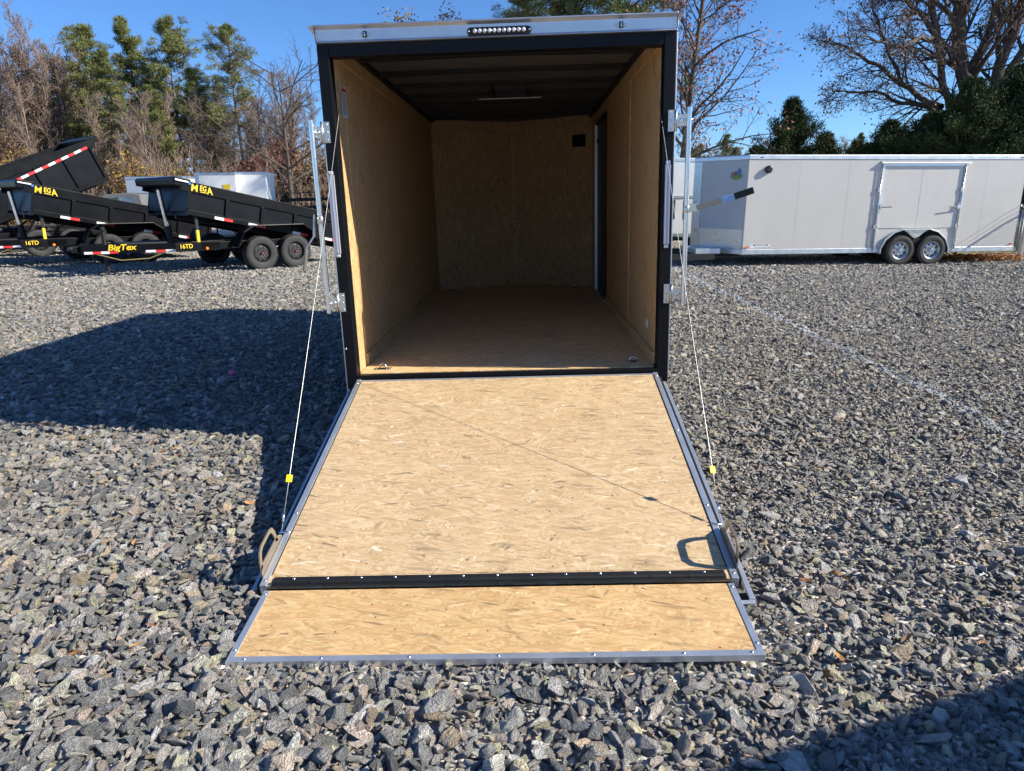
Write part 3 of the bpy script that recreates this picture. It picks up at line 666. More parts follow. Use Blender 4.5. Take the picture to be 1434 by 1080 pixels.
# ---------------------------------------------------------------- enclosed trailers with V nose
def rivets(mb, x, z0, z1, y, n, s=-1):
    for i in range(n):
        z = z0+(z1-z0)*i/(n-1); mb.box(x-.006, x+.006, min(y, y+s*.003), max(y, y+s*.003), z-.006, z+.006)
def enclosed(label, mat, L0, L1, width, z0, z1, body_m, nose=.8, detail=2, group=None, wheels=(-.42, .38), r=.345):
    """local +x runs towards the rear doors, the -y side is the near side"""
    t = thing('enclosed_trailer', label, 'trailer', mat=mat, group=group)
    W = width
    MB().prism([(L0, 0), (L1, 0), (L1, W), (L0, W)], z0+.12, z1-.10, 2).obj('body', body_m, t, .004)
    tip = (L0-nose, W/2)
    MB().prism([(L0-.003, 0.002), tip, (L0-.003, W-.002)], z0+.12, z1-.10, 2).obj('nose', body_m, t, .004)
    MB().prism([(L0-.004, -.012), (L1+.01, -.012), (L1+.01, W+.012), (L0, W+.012), (tip[0]-.012, tip[1])], z1-.099, z1, 2).obj('roof_rail', ALU, t, .012)
    MB().prism([(L0, .03), (L1-.02, .03), (L1-.02, W-.03), (L0, W-.03), (tip[0]+.03, tip[1])], z1+.001, z1+.012, 2).obj('roof', ALU, t, .01)
    MB().prism([(L0-.004, -.012), (L1+.01, -.012), (L1+.01, W+.012), (L0, W+.012), (tip[0]-.012, tip[1])], z0, z0+.119, 2).obj('bottom_rail', ALU, t, .01)
    # A-frame coupler tongue and jack
    tg = MB(); tg.bar((L0+.1, .35, z0-.02), (L0-nose-1.1, W/2, z0-.02), .07, .10); tg.bar((L0+.1, W-.35, z0-.02), (L0-nose-1.1, W/2, z0-.02), .07, .10); tg.obj('tongue', BLACKM, t, .003)
    MB().tube([(L0-nose-.75, W/2, .08), (L0-nose-.75, W/2, .95)], .035, 10).obj('jack', BLACKM, t, 0)
    for i, x in enumerate(wheels):
        wheel('wheel', (x, .13, r), r, .22, -1, t, RIMG, lugs=8)
        wheel('wheel', (x, W-.13, r), r, .22, 1, t, RIMG, lugs=8)
    return t
WM = on_ground(9.3, 17.3, R_(7))
PT = enclosed('long pale grey enclosed trailer with a wide side door, parked on the right', WM, -4.3, 2.58, 2.55, .285, 2.515, PUTTY)
# wheel arch: flat near-black panel painted as the shaded hollow, and bright rim
ax0, ax1, ah = -.93, .84, .50
cxm = (ax0+ax1)/2
arch = [(ax0+.02, .27), (ax0+.02, .38), (ax0+.13, .60), (ax0+.33, .76), (ax0+.55, .83), (ax1-.55, .83), (ax1-.33, .76), (ax1-.13, .60), (ax1-.02, .38), (ax1-.02, .27)]
MB().prism(arch, -.016, .004, 1).obj('wheel_well_shade', plain('recess_shade', (.008, .008, .009), .9), PT, 0)
mb = MB()
for i in range(len(arch)-1):
    (a, b_), (c, d) = arch[i], arch[i+1]; mb.bar((a, -.05, b_), (c, -.05, d), .09, .02, (0, 0, 1) if abs(c-a) > .05 else (1, 0, 0))
mb.obj('wheel_arch', ALU, PT, .002)
MB().prism([(cxm-.34, .832), (cxm-.2, .75), (cxm-.07, .645), (cxm, .62), (cxm+.07, .645), (cxm+.2, .75), (cxm+.34, .832)], -.055, -.02, 1).obj('arch_plate', TPLATE, PT, .002)
for c in PT.children:
    if c.name.startswith('wheel') and abs(c.location.y-.13) < .01 and c.type == 'EMPTY': c.location.y = -.02
# side access door over the wheels
fr = bpy.data.objects.new('side_door', None); COL.objects.link(fr); fr.parent = PT
DX0, DX1 = -1.06, .98
PUT2 = plain('pale_grey_door_sheet', (.595, .57, .53), .36, 0, .03)
MB().box(DX0+.04, cxm-.001, -.012, -.003, .86, 2.27).obj('door_sheet', PUT2, fr, .001); MB().box(cxm+.001, DX1-.02, -.012, -.003, .86, 2.27).obj('door_sheet', PUT2, fr, .001)
MB().box(DX0, DX0+.055, -.03, -.003, .30, 2.33).obj('door_frame', ALU, fr, .002)
MB().box(DX1-.01, DX1+.045, -.03, -.003, .30, 2.33).obj('door_frame', ALU, fr, .002)
MB().box(DX0+.056, DX1-.011, -.022, -.003, 2.272, 2.33).obj('door_frame', ALU, fr, .002)
MB().prism([(-.075, 2.335), (-.07, 2.355), (-.003, 2.385), (-.003, 2.335)], DX0-.06, DX1+.12, 0).obj('drip_rail', ALU, fr, .001)
for x in (DX0-.012, DX1+.022):
    MB().tube([(x, -.04, .36), (x, -.04, 2.3)], .011, 8).obj('lock_bar', CHROME, fr, 0, True)
    for z in (1.74, .90):
        h = MB().box(x-.055, x-.01, -.045, -.005, z-.05, z+.05).obj('hinge', ZINC, fr, .003); MB().box(x+.012, x+.05, -.05, -.012, z-.03, z+.03).obj('hinge_leaf', ZINC, h, .003)
for x, s in ((DX0+.05, 1), (DX1-.04, -1)):
    h = MB().box(x-.03, x+.05, -.06, -.012, 1.30, 1.38).obj('latch', CHROME, fr, .004)
    MB().bar((x, -.07, 1.345), (x+s*.25, -.09, 1.35), .012, .028).obj('latch_lever', plain('dull_steel', (.22, .22, .21), .45, .5), h, .003)
    MB().tube([(x+.01, -.05, 1.36), (x+.01, -.05, 1.43)], .012, 8).obj('latch_pin', CHROME, h, 0)
# seams with rivets, vents, stickers
rv = MB()
for x in (-4.28, -3.05, -1.85, cxm, 1.6, 2.55):
    rivets(rv, x, .9 if x == cxm else .46, 2.36, -.013 if x == cxm else -.001, 26)
rv.obj('rivets', plain('rivet_grey', (.25, .25, .24), .5), PT, 0)['kind'] = 'stuff'

vn = MB().lathe([(.085, 0), (.085, -.05), (.06, -.075), (.0001, -.08)], (-3.83, 0, 2.2), 1, 20).obj('side_vent', GLASSD, PT, 0, 'auto')
mk = MB().box(-4.24, -4.15, -.02, -.0125, .44, .475).obj('marker_light', ORG, PT, .003)
MB().box(2.44, 2.52, -.02, -.0125, .44, .475).obj('marker_light', plain('red_lens', (.5, .03, .03), .3), PT, .003)
for x in (-4.0, -3.98+6.4, ): MB().box(x-.03, x+.03, -.02, -.0125, 2.455, 2.475).obj('marker_light', GLASSD, PT, .002)
sk2 = MB().box(-4.12, -3.62, -.0022, -.0002, .425, .52).obj('data_sticker', plain('white_sticker', (.72, .72, .72), .5), PT, 0)
MB().box(-4.04, -3.68, -.003, -.0023, .485, .512).obj('print_block', BLACKM, sk2, 0); MB().box(-4.0, -3.72, -.0036, -.0031, .492, .505).obj('print_block', WHT, sk2, 0)
MB().box(-3.66, -3.63, -.003, -.0023, .435, .455).obj('print_block', RED, sk2, 0); MB().box(-4.0, -3.7, -.003, -.0023, .438, .444).obj('print_block', BLACKM, sk2, 0)
# nose cladding on the near slanted face
nd = (Vector((-5.1, 1.275, 0))-Vector((-4.303, 0, 0))); nl = nd.length; nd.normalize(); nn = Vector((nd.y, -nd.x, 0)); nn = nn if nn.y < 0 else -nn
nmx = mat4(nd, -nn, Vector((0, 0, 1)), Vector((-4.303, 0, 0)))
def npart(b, name, m, bevel=0, par=None): 
    mb = MB().box(*b); mb.v = [tuple(nmx @ Vector(p)) for p in mb.v]; return mb.obj(name, m, par or PT, bevel)
npart((.03, nl-.02, -.006, -.001, .41, .86), 'stone_guard', TPLATE, .001)
npart((nl-.24, nl+.0, -.016, -.007, .41, 2.41), 'nose_trim', TPLATE, .001)
npart((.015, nl-.24, -.004, -.0012, .862, 2.41), 'nose_sheet', plain('nose_shade_sheet', (.48, .475, .46), .35, 0, .04, 2.), 0)  # body grey darkened and cooled to imitate shade on this face
em = MB().lathe([(.0001, -.0001), (.13, 0)], (0, 0, 0), 1, 24)
def emblem(prof, m, d, name, par=None):
    mb = MB(); n = len(prof); vs = [nmx @ Vector((x, d, z)) for x, z in prof]+[nmx @ Vector((x, d+.001, z)) for x, z in prof]
    mb.add(vs, [tuple(range(n)), tuple(range(2*n-1, n-1, -1))]+[(i, (i+1) % n, (i+1) % n+n, i+n) for i in range(n)]); return mb.obj(name, m, par or PT, 0)
e0 = emblem([(.30+.16*math.cos(a), 2.06+.08*math.sin(a)) for a in np.linspace(0, 6.28, 20)[:-1]], plain('logo_green', (.20, .27, .07), .5), -.006, 'nose_logo')
emblem([(.20, 2.08), (.16, 2.17), (.24, 2.26), (.28, 2.17), (.31, 2.09)], plain('logo_blue', (.08, .2, .42), .5), -.0075, 'logo_shape', e0)
emblem([(.30, 2.08), (.27, 2.15), (.33, 2.18), (.39, 2.13), (.37, 2.08)], plain('logo_red', (.4, .08, .05), .5), -.009, 'logo_shape', e0)
emblem([(.38, 2.07), (.36, 2.12), (.43, 2.16), (.46, 2.09)], plain('logo_teal', (.08, .22, .25), .5), -.0075, 'logo_shape', e0)
# tongue box of the pale trailer
MB().box(-5.35, -4.75, .2, 1.3, .30, .42).obj('tongue_box', ALU, PT, .004); 
MB().box(-6.6, -4.9, .15, .23, .16, .30).obj('tongue_rail', BLACKM, PT, .003)

# white trailer seen between the jamb and the pale one
g1 = 'white enclosed trailers parked in the background'
t2 = enclosed('white enclosed trailer with dark slots, partly behind the lock bar on the right', on_ground(5.4, 22.0, R_(100)), -1.6, 4.4, 2.1, .5, 2.62, PUTTYW, .02, group=g1)
for i, y in enumerate((.55, .85, 1.25, 1.6)): MB().box(-1.625, -1.605, y, y+.10, 1.0, 1.52).obj('wall_slot', BLACKM, t2, .003)
MB().box(-1.63, -1.606, .02, 2.08, 1.56, 1.64).obj('cross_trim', ALU, t2, .004)
def white_bg(px0, px1, y, py_top, label, ang):
    a = sight(px0, 290, y); W = 2.2
    return enclosed(label, on_ground(a.x, a.y, R_(ang)), 0, (sight(px1, 290, y).x-a.x)/math.cos(R_(ang)), W, .45, py_top, PUTTYW, .5, group=g1, wheels=(1.5, 2.3))
white_bg(180, 262, 33.5, 2.62, 'white enclosed trailer behind the dump trailers, left of the two in the back', -3)
t3 = white_bg(282, 330, 30.5, 2.68, 'white enclosed trailer with a small yellow logo, in the back behind the front dump trailer', 8)
MB().box(.95, 1.25, -.015, -.012, 2.0, 2.2).obj('side_logo', YEL, t3, 0)
white_bg(333, 372, 31.2, 2.72, 'white ribbed enclosed trailer at the right end of the white trailers in the back', 10)

# ---------------------------------------------------------------- dump trailers
def tape(par, p0, p1, n, h, yoff=.002, start=0):
    """alternating strip between two local points on a y=const face"""
    p0, p1 = Vector(p0), Vector(p1)
    for i in range(n):
        a = p0.lerp(p1, i/n); b_ = p0.lerp(p1, (i+1)/n)
        MB().bar(a, b_, .003, h).obj('reflective_tape', (RED, WHT)[(i+start) % 2], par, 0)
def dump_trailer(label, mat, tilt, bedL=4.35, deco=True, side=1, long_tape=False, H=.62, floor=None):
    """local +x forward (tongue), +y near side; bed tilts about its rear hinge"""
    t = thing('dump_trailer', label, 'dump trailer', mat=mat, group='black dump trailers parked on the left')
    rear = -2.28; HZ = .47 if deco else .62
    f = MB()
    for y in (-.55, .55): f.box(rear, 1.75, y-.04, y+.04, .50, .69)
    for x in (-2.2, -1.2, .9, 1.7): f.box(x-.05, x+.05, -.509, .509, .54, .66)
    for y in (.96, -1.01): f.box(-1.6, 1.73, y, y+.05, .52, .68)
    for x in (-1.5, 1.6): f.box(x-.03, x+.03, -.959, -.591, .56, .64); f.box(x-.03, x+.03, .591, .959, .56, .64)
    f.obj('frame', BLACKT, t, .004)
    tg = MB()
    for s in (-1, 1): tg.prism([(1.75, .50), (1.75, .69), (3.80, .69), (3.80, .52)], -.03, .03, 1)
    tg.v = []; tg.f = []
    for s in (-1, 1):
        tg.bar((1.74, s*.95, .595), (3.85, s*.10, .60), .07, .18)
    tg.box(3.72, 3.98, -.06, .06, .54, .66); tg.obj('tongue', BLACKT, t, .004)
    MB().lathe([(.06, -.12), (.06, .0), (.04, .05), (.0001, .05)], (4.02, 0, .62), 0, 14).obj('coupler', BLACKM, t, 0, 'auto')
    jk = MB().tube([(3.35, 0, .12), (3.35, 0, 1.05)], .045, 12).obj('jack', BLACKM, t, 0, 'auto'); MB().box(3.26, 3.44, -.09, .09, .09, .12).obj('jack_foot', BLACKM, jk, .003)
    MB().tube([(3.35, 0, .95), (3.35, .16, 1.0), (3.35, .2, .92)], .012, 6).obj('jack_crank', BLACKM, jk, 0)
    MB().box(2.1, 3.1, -.35, .35, .66, .70).obj('tongue_deck', BLACKM, t, .003)
    # battery and pump box, chains
    MB().tube([(3.6, .22, .50), (3.2, .40, .36), (2.7, .60, .38), (2.4, .72, .5)], .014, 6).obj('safety_chain', plain('gold_chain', (.45, .34, .1), .4, .7), t, 0)
    for x in (.44, -.44):
        for s in (-1, 1): wheel('wheel', (x, s*1.19, .385), .385, .235, s, t, BLACKM, lugs=8)
        MB().tube([(x, -1.08, .40), (x, 1.08, .40)], .045, 8).obj('axle', BLACKM, t, 0)
    # fenders
    for s in (-1, 1):
        pr = [(1.02, .56), (.86, .88), (.60, 1.02), (-.66, 1.02), (-.90, .86), (-1.02, .56)]
        y0, y1 = sorted((s*1.03, s*1.33)); mb = MB()
        for a, b_ in zip(pr, pr[1:]): mb.bar((a[0], (y0+y1)/2, a[1]), (b_[0], (y0+y1)/2, b_[1]), y1-y0, .012)
        fd = mb.obj('fender', BLACKT, t, .002)
        lp = MB()
        for a, b_ in zip(pr, pr[1:]): lp.tube([(a[0], y1 if s > 0 else y0, a[1]), (b_[0], y1 if s > 0 else y0, b_[1])], .014, 6, False)
        lp.obj('fender_lip', BLACKT, fd, 0)
    # bed in its own tilted frame
    bm_ = Matrix.Translation((rear, 0, HZ)) @ Matrix.Rotation(-tilt, 4, 'Y')
    bed = bpy.data.objects.new('dump_bed', None); COL.objects.link(bed); bed.parent = t; bed.matrix_local = bm_
    W = 1.03; TR = .20
    def bp(b, name, m=BLACKT, bevel=.003): return MB().box(*b).obj(name, m, bed, bevel)
    bp((0, bedL, -W, W, 0, .05), 'bed_floor', floor or BLACKT); 
    cr = MB()
    for i in range(9): cr.box(.2+i*.5, .26+i*.5, -W+.1, W-.1, -.08, -.001)
    cr.box(0, bedL, -.55, -.47, -.16, -.0805); cr.box(0, bedL, .47, .55, -.16, -.0805); cr.obj('bed_rail', BLACKT, bed, 0)
    for s in (-1, 1):
        y0, y1 = sorted((s*W, s*(W-.03))); bp((0, bedL, y0, y1, .051, H-TR), 'side_wall', BLACKS)
        y0, y1 = sorted((s*(W+.03), s*(W-.035))); bp((0, bedL+.16, y0, y1, H-TR+.001, H+.02), 'top_rail', BLACKT, .008)
        y0, y1 = sorted((s*(W+.03), s*(W-.035))); bp((0, bedL, y0, y1, -.06, .049), 'bottom_rail', BLACKT, .004)
        for i in range(6):
            x = .04+i*(bedL-.1)/5; y0, y1 = sorted((s*(W+.004), s*(W+.045))); bp((x, x+.065, y0, y1, .05, H-TR), 'side_rib', BLACKT, .004)
    bp((bedL-.03, bedL, -W+.031, W-.031, .051, H+.02), 'front_wall')
    MB().prism([(bedL+.001, H-.1), (bedL+.30, H-.12), (bedL+.34, H+.0), (bedL+.30, H+.06), (bedL-.05, H+.065), (bedL-.05, H+.021), (bedL+.001, H+.021)], -W-.02, W+.02, 1).obj('tarp_housing', BLACKT, bed, .015)
    bp((0, .04, -W+.04, W-.04, .051, H-.0), 'tail_gate')
    # hoist
    top = bm_ @ Vector((bedL+.1, 0, .45)); 
    for s in (-.95, ):
        pass
    hx = 1.95
    hb, ht = (Vector((1.95, 0, .62)), Vector((bedL+rear+.02, 0, top.z))) if deco else (Vector((-.3, 0, .6)), bm_ @ Vector((2.6, 0, -.17)))
    mb = MB().tube([hb, hb.lerp(ht, .34)], .07, 12); hy = mb.obj('hoist_cylinder', BLACKM, t, 0, 'auto')
    MB().tube([hb.lerp(ht, .34), ht], .05, 12).obj('hoist_rod', CHROME, hy, 0, 'auto')
    if tilt < .3:
        ps = MB().box(1.72, 1.78, .92, .98, .69, .95).obj('bed_prop', YEL, t, .002)
        MB().box(1.72, 1.78, .92, .98, .951, 1.28).obj('prop_top', BLACKM, ps, .002)
        MB().tube([bm_ @ Vector((bedL+.28, W-.05, H)), bm_ @ Vector((bedL-.1, W+.04, H-.1))], .018, 8).obj('tarp_arm', ALU, bed, 0) if False else None
        bp((bedL+.02, bedL+.30, W+.035, W+.055, H-.02, H+.012), 'tarp_arm', ALU)
        bp((bedL-.03, bedL+.02, W+.035, W+.058, H-.05, H-.005), 'blue_cap', BLUE)
        bp((bedL-.30, bedL-.20, W-.029, W+.047, .30, .38), 'blue_label', BLUE, 0) if False else None
    if deco:
        for x in (bedL-.62, bedL-1.42, bedL-2.55, bedL-3.45):
            tape(bed, (x, W+.034, -.02 if x > 2 else -.02), (x-.42, W+.034, -.02), 2, .06, start=1)
        mx = bm_ @ Matrix.Identity(4)
        # text planes face +y, reading direction is -x (towards the rear)
        face = mat4(Vector((-1, 0, 0)), Vector((0, 0, 1)), Vector((0, 1, 0)), Vector((bedL-.05, W+.032, H-.165)))
        lg = text_part('lettering', 'M', .215, YEL, bed, face, .0, .002, xs=.95)
        face2 = mat4(Vector((-1, 0, 0)), Vector((0, 0, 1)), Vector((0, 1, 0)), Vector((bedL-.24, W+.032, H-.118)))
        text_part('lettering', 'EG', .15, YEL, bed, face2, 0, .003, xs=.82)
        face3 = mat4(Vector((-1, 0, 0)), Vector((0, 0, 1)), Vector((0, 1, 0)), Vector((bedL-.415, W+.032, H-.165)))
        text_part('lettering', 'A', .215, YEL, bed, face3, -.2, .003, xs=.84)
        text_part('lettering', 'RAMPS', .055, YEL, bed, mat4(Vector((-1, 0, 0)), Vector((0, 0, 1)), Vector((0, 1, 0)), Vector((bedL-.22, W+.032, H-.175))), 0, .001) if False else bp((bedL-.40, bedL-.255, W+.031, W+.034, H-.158, H-.142), 'underline', YEL, 0)
        # on the main rail and on the tongue
        f4 = mat4(Vector((-1, 0, 0)), Vector((0, 0, 1)), Vector((0, 1, 0)), Vector((1.70, 1.0115, .565)))
        MB().box(1.30, 2.28, .985, 1.010, .505, .695).obj('rail_plate', BLACKT, t, .003)
        f4 = mat4(Vector((-1, 0, 0)), Vector((0, 0, 1)), Vector((0, 1, 0)), Vector((2.2, 1.0125, .575)))
        text_part('lettering', '16TD', .13, YEL, t, f4, 0, .0012, xs=.95)
        MB().lathe([(.035, 0), (.03, .02), (.0001, .022)], (1.60, 1.010, .55), 1, 12).obj('marker_light', ORG, t, 0)
        d = Vector((1.74-3.85, .95-.10, 0)).normalized(); nrm = Vector((0, 0, 1)).cross(d); nrm = nrm if nrm.y > 0 else -nrm
        o = Vector((3.60, .10+.25*.85/2.11, .575))+nrm*.0375
        # keep right-handed: x reading direction, y up, z out of the rail
        fm5 = mat4(d, Vector((0, 0, 1)), d.cross(Vector((0, 0, 1))), o-d*(-.22))
        text_part('lettering', 'BigTex', .165, YEL, t, fm5, .2, .004, xs=1.15)
        q0 = Vector((3.80, .12, .53))+nrm*.039; q1 = Vector((3.2, .36, .53))+nrm*.039
        tape(t, q0, q0+d*.62, 4, .05, start=1)
        q2 = q0+d*1.15
        tape(t, q2, q2+d*.78, 4, .05, start=1)
        bp((bedL-2.9+.9, bedL-2.2+.6, W+.0, W+.001, 0, .001), 'x', BLACKT, 0) if False else None
    if long_tape:
        tape(bed, (.35, -W-.048, H*.60), (bedL-.1, -W-.048, H*.86 if H > .5 else H*.5), 19, .07)
    return t
def place_dump(x, y, deg): return on_ground(x, y, R_(deg))
thC = R_(228.5); uC = Vector((math.cos(thC), math.sin(thC))); lC = Vector((-uC.y, uC.x))
OC = Vector((-5.87, 16.72))-lC*1.30
dump_trailer('black dump trailer with yellow lettering, nearest of the dump trailers', place_dump(OC.x, OC.y, 228.5), math.atan(.208))
OB = OC+Vector((-4.42, 1.45))
dump_trailer('black dump trailer with yellow lettering, standing left of and behind the nearest one', place_dump(OB.x, OB.y, 228.5), math.atan(.208))
def place_raised(px, py, y, deg, tilt, H, L=4.35):
    """put a trailer so that the near top corner of its raised bed end stands at this place"""
    p = sight(px, py, y); m = on_ground(0, 0, R_(deg)).to_3x3()
    c = Vector((-2.28+L*math.cos(tilt)-H*math.sin(tilt), -1.05, 0)); o = p-m @ c
    return on_ground(o.x, o.y, R_(deg))
tA = R_(22)
dump_trailer('dump trailer with its high-sided bed raised steeply and long red and white tape', place_raised(122, 214, 22.0, 51, tA, 1.1), tA, deco=False, long_tape=True, H=1.15)
tD = R_(19)
dump_trailer('black trailer with a raised pale wooden deck at the left edge of the photo', place_raised(28, 214, 25., 46, tD, .3), tD, deco=False, H=.3, floor=plain('deck_wood', (.5, .36, .2), .6), long_tape=True)
# grey pickup cab behind the dump trailers
def pickup():
    p = sight(176, 300, 28.5); t = thing('pickup_truck', 'grey pickup truck partly hidden behind the dump trailers', 'pickup truck', mat=on_ground(p.x, p.y, R_(8)))
    GR = plain('grey_car_paint', (.22, .22, .21), .25, .3)
    MB().prism([(-1.3, .45), (-1.35, 1.05), (-.95, 1.12), (-.45, 1.78), (.55, 1.86), (.95, 1.80), (1.05, 1.15), (2.7, 1.12), (2.75, .5)], -.9, .9, 1).obj('body', GR, t, .05)
    MB().prism([(-.62, 1.2), (-.33, 1.62), (.12, 1.68), (.12, 1.2)], -.905, -.9, 1).obj('window', GLASSD, t, 0)
    MB().prism([(.18, 1.2), (.18, 1.69), (.7, 1.68), (.82, 1.2)], -.905, -.9, 1).obj('window', plain('sky_painted_glass', (.25, .35, .5), .1, .5), t, 0)  # pale blue of the sky painted into the pane
    for x in (-.8, 1.9):
        for s in (-1, 1): wheel('wheel', (x, s*.8, .37), .37, .24, s, t, RIMG)
pickup()
# stacked low black trailers far behind
def stack():
    g = 'black flatbed trailers stacked in the back'
    for k in range(4):
        p = sight(388+9*(k % 2), 300, 34+k*.05); z = gzf(p.x, p.y)
        t = thing('flatbed_trailer', ['black flatbed trailer at the bottom of the stack in the back', 'second black flatbed trailer from the ground in the stack', 'third black flatbed trailer from the ground in the stack', 'topmost black flatbed trailer of the stack in the back'][k], 'flatbed trailer', (p.x, p.y, z), g)
        h = .35+k*.38
        MB().box(0, 5, 0, 2, h, h+.12).obj('deck', BLACKM, t, .01)
        mb = MB()
        for i in range(7): mb.box(.1+i*.78, .16+i*.78, -.02, .0, h+.12, h+.36)
        mb.obj('stake', BLACKM, t, 0)
        MB().box(0, 5, -.02, .03, h+.34, h+.37).obj('side_rail', BLACKM, t, 0)
        if k == 0:
            for x in (2.1, 2.8): wheel('wheel', (x, -.1, .33), .33, .2, -1, t, BLACKM)
stack()
# the trailer behind the camera whose shadow falls into the lower right corner
tS = enclosed('white enclosed trailer standing behind the photographer, outside the picture', on_ground(4.15+.342*2.2, .82-.94*2.2, R_(20)), -.0, 5.6, 2.2, .4, 2.62, PUTTYW, .5)

# small stone with pink paint on it
mk = MB().lathe([(.0001, .03), (.018, .026), (.03, .012), (.033, 0), (.03, -.012), (.0001, -.03)], (0, 0, 0), 2, 14).obj('pink_stone', plain('pink_stone_paint', (.75, .12, .28), .5), None, 0, True)
mk.location = (-2.795, 6.318, gzf(-2.795, 6.318)+.04); tag(mk, 'small pink-painted stone lying in the shade on the gravel left of the open trailer', 'marker')

# ---------------------------------------------------------------- chain link fence
def fence():
    runs = [((13.1, 12.5), (12.06, 17.5)), ((12.06, 17.5), (16.5, 24.5)), ((16.5, 24.5), (24, 35))]
    for i, (a, b_) in enumerate(runs):
        a = Vector((*a, gzf(*a))); b2 = Vector((*b_, gzf(*b_))); L = (b2-a).length; d = (b2-a).normalized()
        t = thing('chain_link_fence', ['galvanised chain link fence section running beside the end of the pale trailer', 'galvanised chain link fence section seen past the rear of the pale trailer', 'galvanised chain link fence section running away along the trees'][i], 'fence', a, 'chain link fence sections')
        n = int(L/2.4)+1; ks = range(0 if i != 1 else 1, n if i != 0 else n)
        for k in ks:
            p = d*(L*k/n); MB().tube([p, p+Vector((0, 0, 1.32))], .03, 8).obj('post', ZINC, t, 0, True)
        MB().tube([Vector((0, 0, 1.24)), d*L+Vector((0, 0, 1.24))], .028, 8).obj('top_rail', ZINC, t, 0, True)
        for z in (1.36, 1.48): MB().tube([Vector((0, 0, z)), d*L+Vector((0, 0, z))], .006, 5).obj('strand_wire', ZINC, t, 0)
        mb = MB(); s = .075; H = 1.2; k = -int(H/s)
        while k*s < L:
            for sg in (1, -1):
                x0, x1 = k*s, k*s+H; z0, z1 = (0, H) if sg > 0 else (H, 0)
                if x0 < 0: z0 += sg*(-x0); x0 = 0
                if x1 > L: z1 -= sg*(x1-L); x1 = L
                if x1 > x0: mb.tube([d*x0+Vector((0, 0, z0+.02)), d*x1+Vector((0, 0, z1+.02))], .003, 3, False)
            k += 1
        mb.obj('wire_mesh', ZINC, t, 0)
fence()

# ---------------------------------------------------------------- trees
def bark(name, c): 
    b = NB(name); co = b.co('Object'); n = b.noise(b.map(co, scale=(6, 6, 1.2)), 1., 5, .7)
    b.base(b.ramp(n, [(.3, tuple(x*.6 for x in c)), (.7, tuple(x*1.3 for x in c))])); b.rm(.9); b.bump(n, .02); return b.m
def leafm(name, stops, trans=0.):
    b = NB(name); g = b.n('ShaderNodeNewGeometry'); r = g.outputs['Random Per Island']
    n = b.noise(b.co('Object'), .5, 2)
    b.base(b.ramp(b.math('ADD', b.math('MULTIPLY', r, .6), b.math('MULTIPLY_ADD', n, .9, -.25)), stops)); b.rm(.85); b.p.inputs['Specular IOR Level'].default_value = .15
    return b.m
TWIGL = leafm('withered_leaves', [(0, (.10, .07, .055)), (.5, (.18, .13, .105)), (1, (.27, .20, .16))])
BARK_P = bark('pine_bark', (.16, .11, .08)); BARK_G = bark('grey_bark', (.27, .195, .15)); BARK_O = bark('oak_bark', (.088, .064, .05)); BARK_D = bark('dark_bark', (.09, .07, .055))
NEED = leafm('pine_needles', [(0, (.07, .085, .03)), (.35, (.13, .155, .05)), (.7, (.21, .22, .08)), (1, (.33, .29, .12))])
CED = leafm('cedar_foliage', [(0, (.018, .03, .012)), (.5, (.04, .06, .022)), (.85, (.09, .10, .035)), (1, (.16, .12, .05))])
CEDB = leafm('bronze_cedar_foliage', [(0, (.04, .045, .015)), (.5, (.10, .09, .03)), (1, (.18, .13, .05))])
BROWN = leafm('brown_leaves', [(0, (.10, .06, .04)), (.4, (.19, .12, .075)), (.75, (.28, .18, .11)), (1, (.36, .25, .15))])
GOLD = leafm('golden_leaves', [(0, (.16, .09, .025)), (.5, (.28, .17, .05)), (1, (.38, .25, .08))])
REDL = leafm('red_leaves', [(0, (.17, .06, .04)), (.5, (.30, .13, .08)), (1, (.42, .23, .15))])
MAROON = leafm('maroon_leaves', [(0, (.06, .025, .02)), (.6, (.12, .05, .04)), (1, (.18, .09, .06))])

